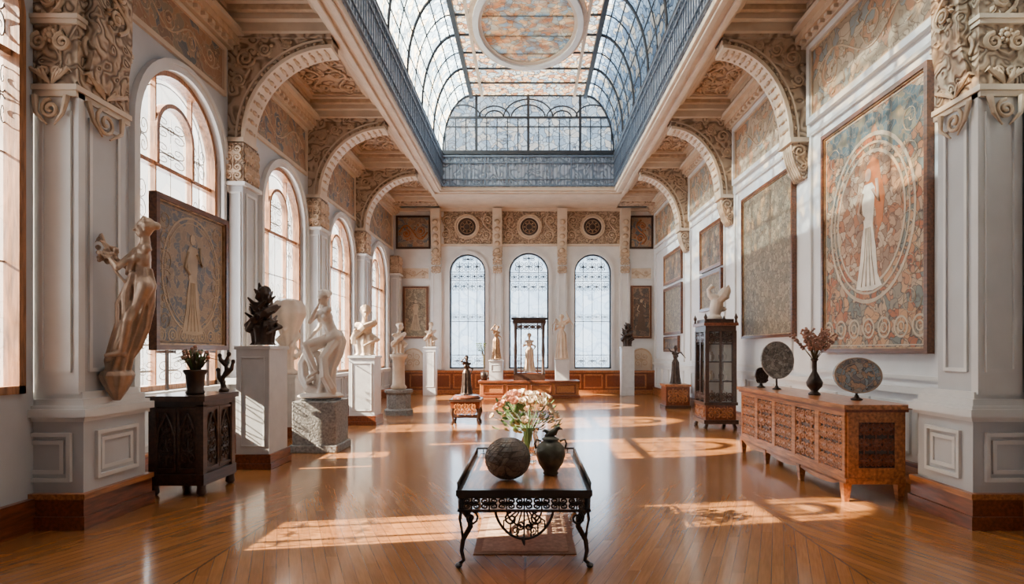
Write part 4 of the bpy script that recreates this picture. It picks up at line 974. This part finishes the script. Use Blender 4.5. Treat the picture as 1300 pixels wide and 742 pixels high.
for k,(mp,a,c,n) in enumerate(sides):
    for z,w in ((zt-.05,.012),(zt-.155,.008)): b.mbox(mp,a,c,z-w,z+w,-.012,.012,m)
    ornament(b,mp,a+.03,c-.03,zt-.15,zt-.055,n,1,.0075,m,0)
    mid=(a+c)/2; hw=.21 if k<2 else .5
    arc=[(mid-hw*math.cos(pi*i/20),zt-.16-.20*math.sin(pi*i/20)**1.3) for i in range(21)]
    b.tube([mp(p[0],p[1],0) for p in arc],.010,m,6)
    arc=[(mid-hw*.6*math.cos(pi*i/20),zt-.16-.11*math.sin(pi*i/20)**1.3) for i in range(21)]
    b.tube([mp(p[0],p[1],0) for p in arc],.007,m,6)
    for q in range(-3,4):
        uu=mid+hw*q/4.2; zz=zt-.16-.20*math.sqrt(max(0,1-(q/4.2)**2))**1.3
        b.tube([mp(mid+(uu-mid)*.35,zt-.16,0),mp(uu,(zt-.16)*.45+zz*.55,0),mp(uu,zz,0)],.006,m,4)
    for q in (-1,1):
        b.tube([mp(mid+q*(hw*.45+p[0]),zt-.215+p[1],0) for p in spiral(0,0,.05,pi/2,1.5,q,14)],.008,m,5)
        b.tube([mp(mid+q*(hw*.15+p[0]),zt-.27+p[1],0) for p in spiral(0,0,.035,pi/2,1.5,-q,14)],.007,m,5)
        b.tube([mp(mid+q*(hw*.3+p[0]),zt-.30+p[1],0) for p in spiral(0,0,.03,-pi/2,1.5,q,12)],.006,m,5)
        e=a if q<0 else c
        b.tube([mp(e-q*(.09+p[0]),zt-.21+p[1],0) for p in spiral(0,0,.055,pi/2,1.5,q,14)],.009,m,5)
    b.tube([mp(mid-.012,zt-.345,0),mp(mid,zt-.40,0),mp(mid+.002,zt-.41,0)],[.02,.008,.003],m,6)
for sx,x in ((-1,x0+.035),(1,x1-.035)):
    for sy,y in ((-1,y0+.06),(1,y1-.04)):
        P=[(x,y,zt-.05),(x-sx*.0,y,zt-.14),(x-sx*.06,y,zt-.22),(x-sx*.065,y,zt-.28),(x-sx*.01,y,zt-.38),(x+sx*.0,y,zt-.46),(x-sx*.015,y,zt-.53),(x+sx*.02,y,zt-.56)]
        b.tube(P,[.028,.027,.025,.021,.018,.016,.014,.016],m,8)
        Q=[(x,y,zt-.14),(x+sx*.015,y,zt-.22),(x-sx*.0,y,zt-.30),(x-sx*.01,y,zt-.38)]
        b.tube(Q,[.012,.010,.009,.010],m,6); b.ell((x+sx*.02,y-.01,.018),(.028,.035,.018),m,n=10)
b.obj('openwork_table')
M_ball=art('ball_ceramic',[(.15,.11,.085),(.19,.14,.105),(.125,.095,.075)],9,(.04,.028,.022),.05,.4)
b=B(); R=.178
b.lathe([(R*math.sin(pi*i/24)+.0001,-R*.92*math.cos(pi*i/24)) for i in range(25)],(0,0,R*.92),M_ball,48)
for k in range(9):
    th=-1.0+.25*k; b.tube([(R*math.cos(th)*math.cos(a*pi/24)*1.0,R*math.cos(th)*math.sin(a*pi/24),R*.92+R*.92*math.sin(th)) for a in range(48)],.004,M_ball,5,closed=True)
for k in range(22):
    a0=2*pi*k/22; b.tube([((R+.001)*math.cos(t_)*math.cos(a0+t_*.7),(R+.001)*math.cos(t_)*math.sin(a0+t_*.7),R*.92+R*.92*math.sin(t_)) for t_ in [(-1.3+2.6*i/16) for i in range(17)]],.0035,M_ball,4)
b.obj('carved_sphere',(-.17,4.68,.58))
b=B(); m=M_greenc
b.lathe([(.055,0),(.065,.01),(.055,.025),(.10,.09),(.122,.16),(.115,.22),(.08,.262),(.06,.275),(.075,.29),(.06,.30),(.03,.315)],(0,0,0),m,36)
b.tube([(-.05,0,.31),(-.01,0,.325),(.03,0,.345),(.05,0,.375),(.07,0,.38),(.095,0,.37)],[.008,.03,.03,.02,.016,.004],m,10)
b.tube([(-.01,0,.335),(-.05,0,.36),(-.07,0,.35)],[.02,.014,.003],m,8)
for k in (-1,1): b.tube([(k*.075,0,.27),(k*.115,0,.285),(k*.13,0,.25),(k*.118,0,.215)],.009,m,8)
b.obj('bird_lid_urn',(.175,4.86,.58))
# flowers
b=B()
b.lathe([(.05,.0),(.056,.012),(.045,.04),(.08,.12),(.088,.18),(.06,.25),(.085,.31)],(0,0,0),M_glass,28)
b.obj('glass_vase',(.01,5.4,.582))
def petal(b,c,d,side,up,L,W,m):
    vs=[];
    for i in range(4):
        t=i/3; w=W*math.sin(pi*(.18+.72*t)); h=L*(.35*t*t)
        for j in (-1,0,1): vs.append(c+d*(L*t*(1-.25*t))+side*(w*j)+up*(h+abs(j)*W*.3))
    b.add(vs,[(3*i+j,3*i+j+1,3*i+j+4,3*i+j+3) for i in range(3) for j in range(2)],m,True)
def blossom(b,c,r,nrm,m):
    c=V(c); nrm=V(nrm).normalized(); x=nrm.orthogonal().normalized(); y=nrm.cross(x)
    for ring,(k,L,tilt) in enumerate(((8,1.0,.25),(7,.8,.7),(6,.55,1.4))):
        for i in range(k):
            a=2*pi*i/k+ring*.5; d=(x*math.cos(a)+y*math.sin(a)); dd=(d+nrm*tilt).normalized(); sd=nrm.cross(d); u=dd.cross(sd)*-1
            if u.dot(nrm)<0: u=-u
            petal(b,c,dd,sd,u,r*L,r*.45*L+.004,m)
    b.ell(c+nrm*r*.2,r*.25,m,n=7)
b=B()
random.seed(11)
for i in range(40):
    a=i*2.39996; t=math.sqrt((i+.5)/40); R=.28*t; h=.27*math.sqrt(max(0,1-t*t*.9))
    p=V((R*math.cos(a)*1.05-.03,R*math.sin(a)*.85,.32+h+random.uniform(-.07,.08)))
    b.tube([(0,0,.05),(p.x*.15,p.y*.15,.26),p*.98],[.003,.003,.002],M_leaf,4)
    blossom(b,p,random.uniform(.035,.068),(p.x*2,p.y*2-.3,.5),random.choice([M_petal,M_petalw,M_petal,M_petalw]))
for i in range(90):
    a=i*2.1; R=.1+.19*random.random(); z=.25+.26*random.random()
    c=V((R*math.cos(a)-.03,R*math.sin(a)*.8,z)); d=V((math.cos(a),math.sin(a),.3*random.uniform(-1,1.5))).normalized(); sd=d.cross(V((0,0,1))).normalized()
    petal(b,c,d,sd,sd.cross(d),.10,.022,M_leaf)
b.obj('flower_bouquet',(-.01,5.4,.60))
# ============================ lights ============================
def area(name,loc,rot,sx,sy,e,col):
    l=bpy.data.lights.new(name,'AREA'); l.shape='RECTANGLE'; l.size=sx; l.size_y=sy; l.energy=e; l.color=col
    o=bpy.data.objects.new(name,l); bpy.context.collection.objects.link(o); o.location=loc; o.rotation_euler=rot
    return o
for (uc,hw,zs,zt) in WL:
    area('window_daylight',(XL-.75,uc,(zs+zt)/2),(0,-pi/2,0),zt-zs+.6,2*hw+.8,350,(.92,.96,1))
for (uc,hw,zs,zt) in WN:
    area('window_daylight',(-5.15,uc,(zs+zt)/2),(0,-pi/2,0),zt-zs+.6,2*hw+.8,120,(.92,.96,1))
for (uc,hw,zs,zt) in WB:
    area('window_daylight',(uc,YB+.75,(zs+zt)/2),(-pi/2,0,0),2*hw+.6,zt-zs+.6,240,(.86,.94,1))
area('skylight_daylight',(cx,(OY0+OY1)/2,10.7),(0,0,0),6.4,17.5,2300,(.92,.96,1))
area('skylight_daylight',(cx,OY1+.9,9.0),(-pi/2,0,0),5.6,2.2,130,(.86,.94,1))
sun=bpy.data.lights.new('sun','SUN'); sun.energy=84; sun.angle=.009; sun.color=(1,.83,.60)
so=bpy.data.objects.new('sun',sun); bpy.context.collection.objects.link(so)
d=V((1,.17,-.60)).normalized(); so.rotation_euler=d.to_track_quat('-Z','Y').to_euler(); so.location=(-12,6,9)
w=bpy.data.worlds.new('sky'); bpy.context.scene.world=w; w.use_nodes=True
w.node_tree.nodes['Background'].inputs[0].default_value=(.82,.90,1,1); w.node_tree.nodes['Background'].inputs[1].default_value=1.0
# ============================ camera ============================
cam=bpy.data.cameras.new('camera'); co=bpy.data.objects.new('camera',cam); bpy.context.collection.objects.link(co)
co.location=(0,0,1.6); co.rotation_euler=(pi/2,0,0); cam.sensor_width=36; cam.lens=36*750/1300; cam.shift_x=-22/1300; cam.shift_y=74/1300; cam.clip_start=.05; cam.clip_end=200
bpy.context.scene.camera=co
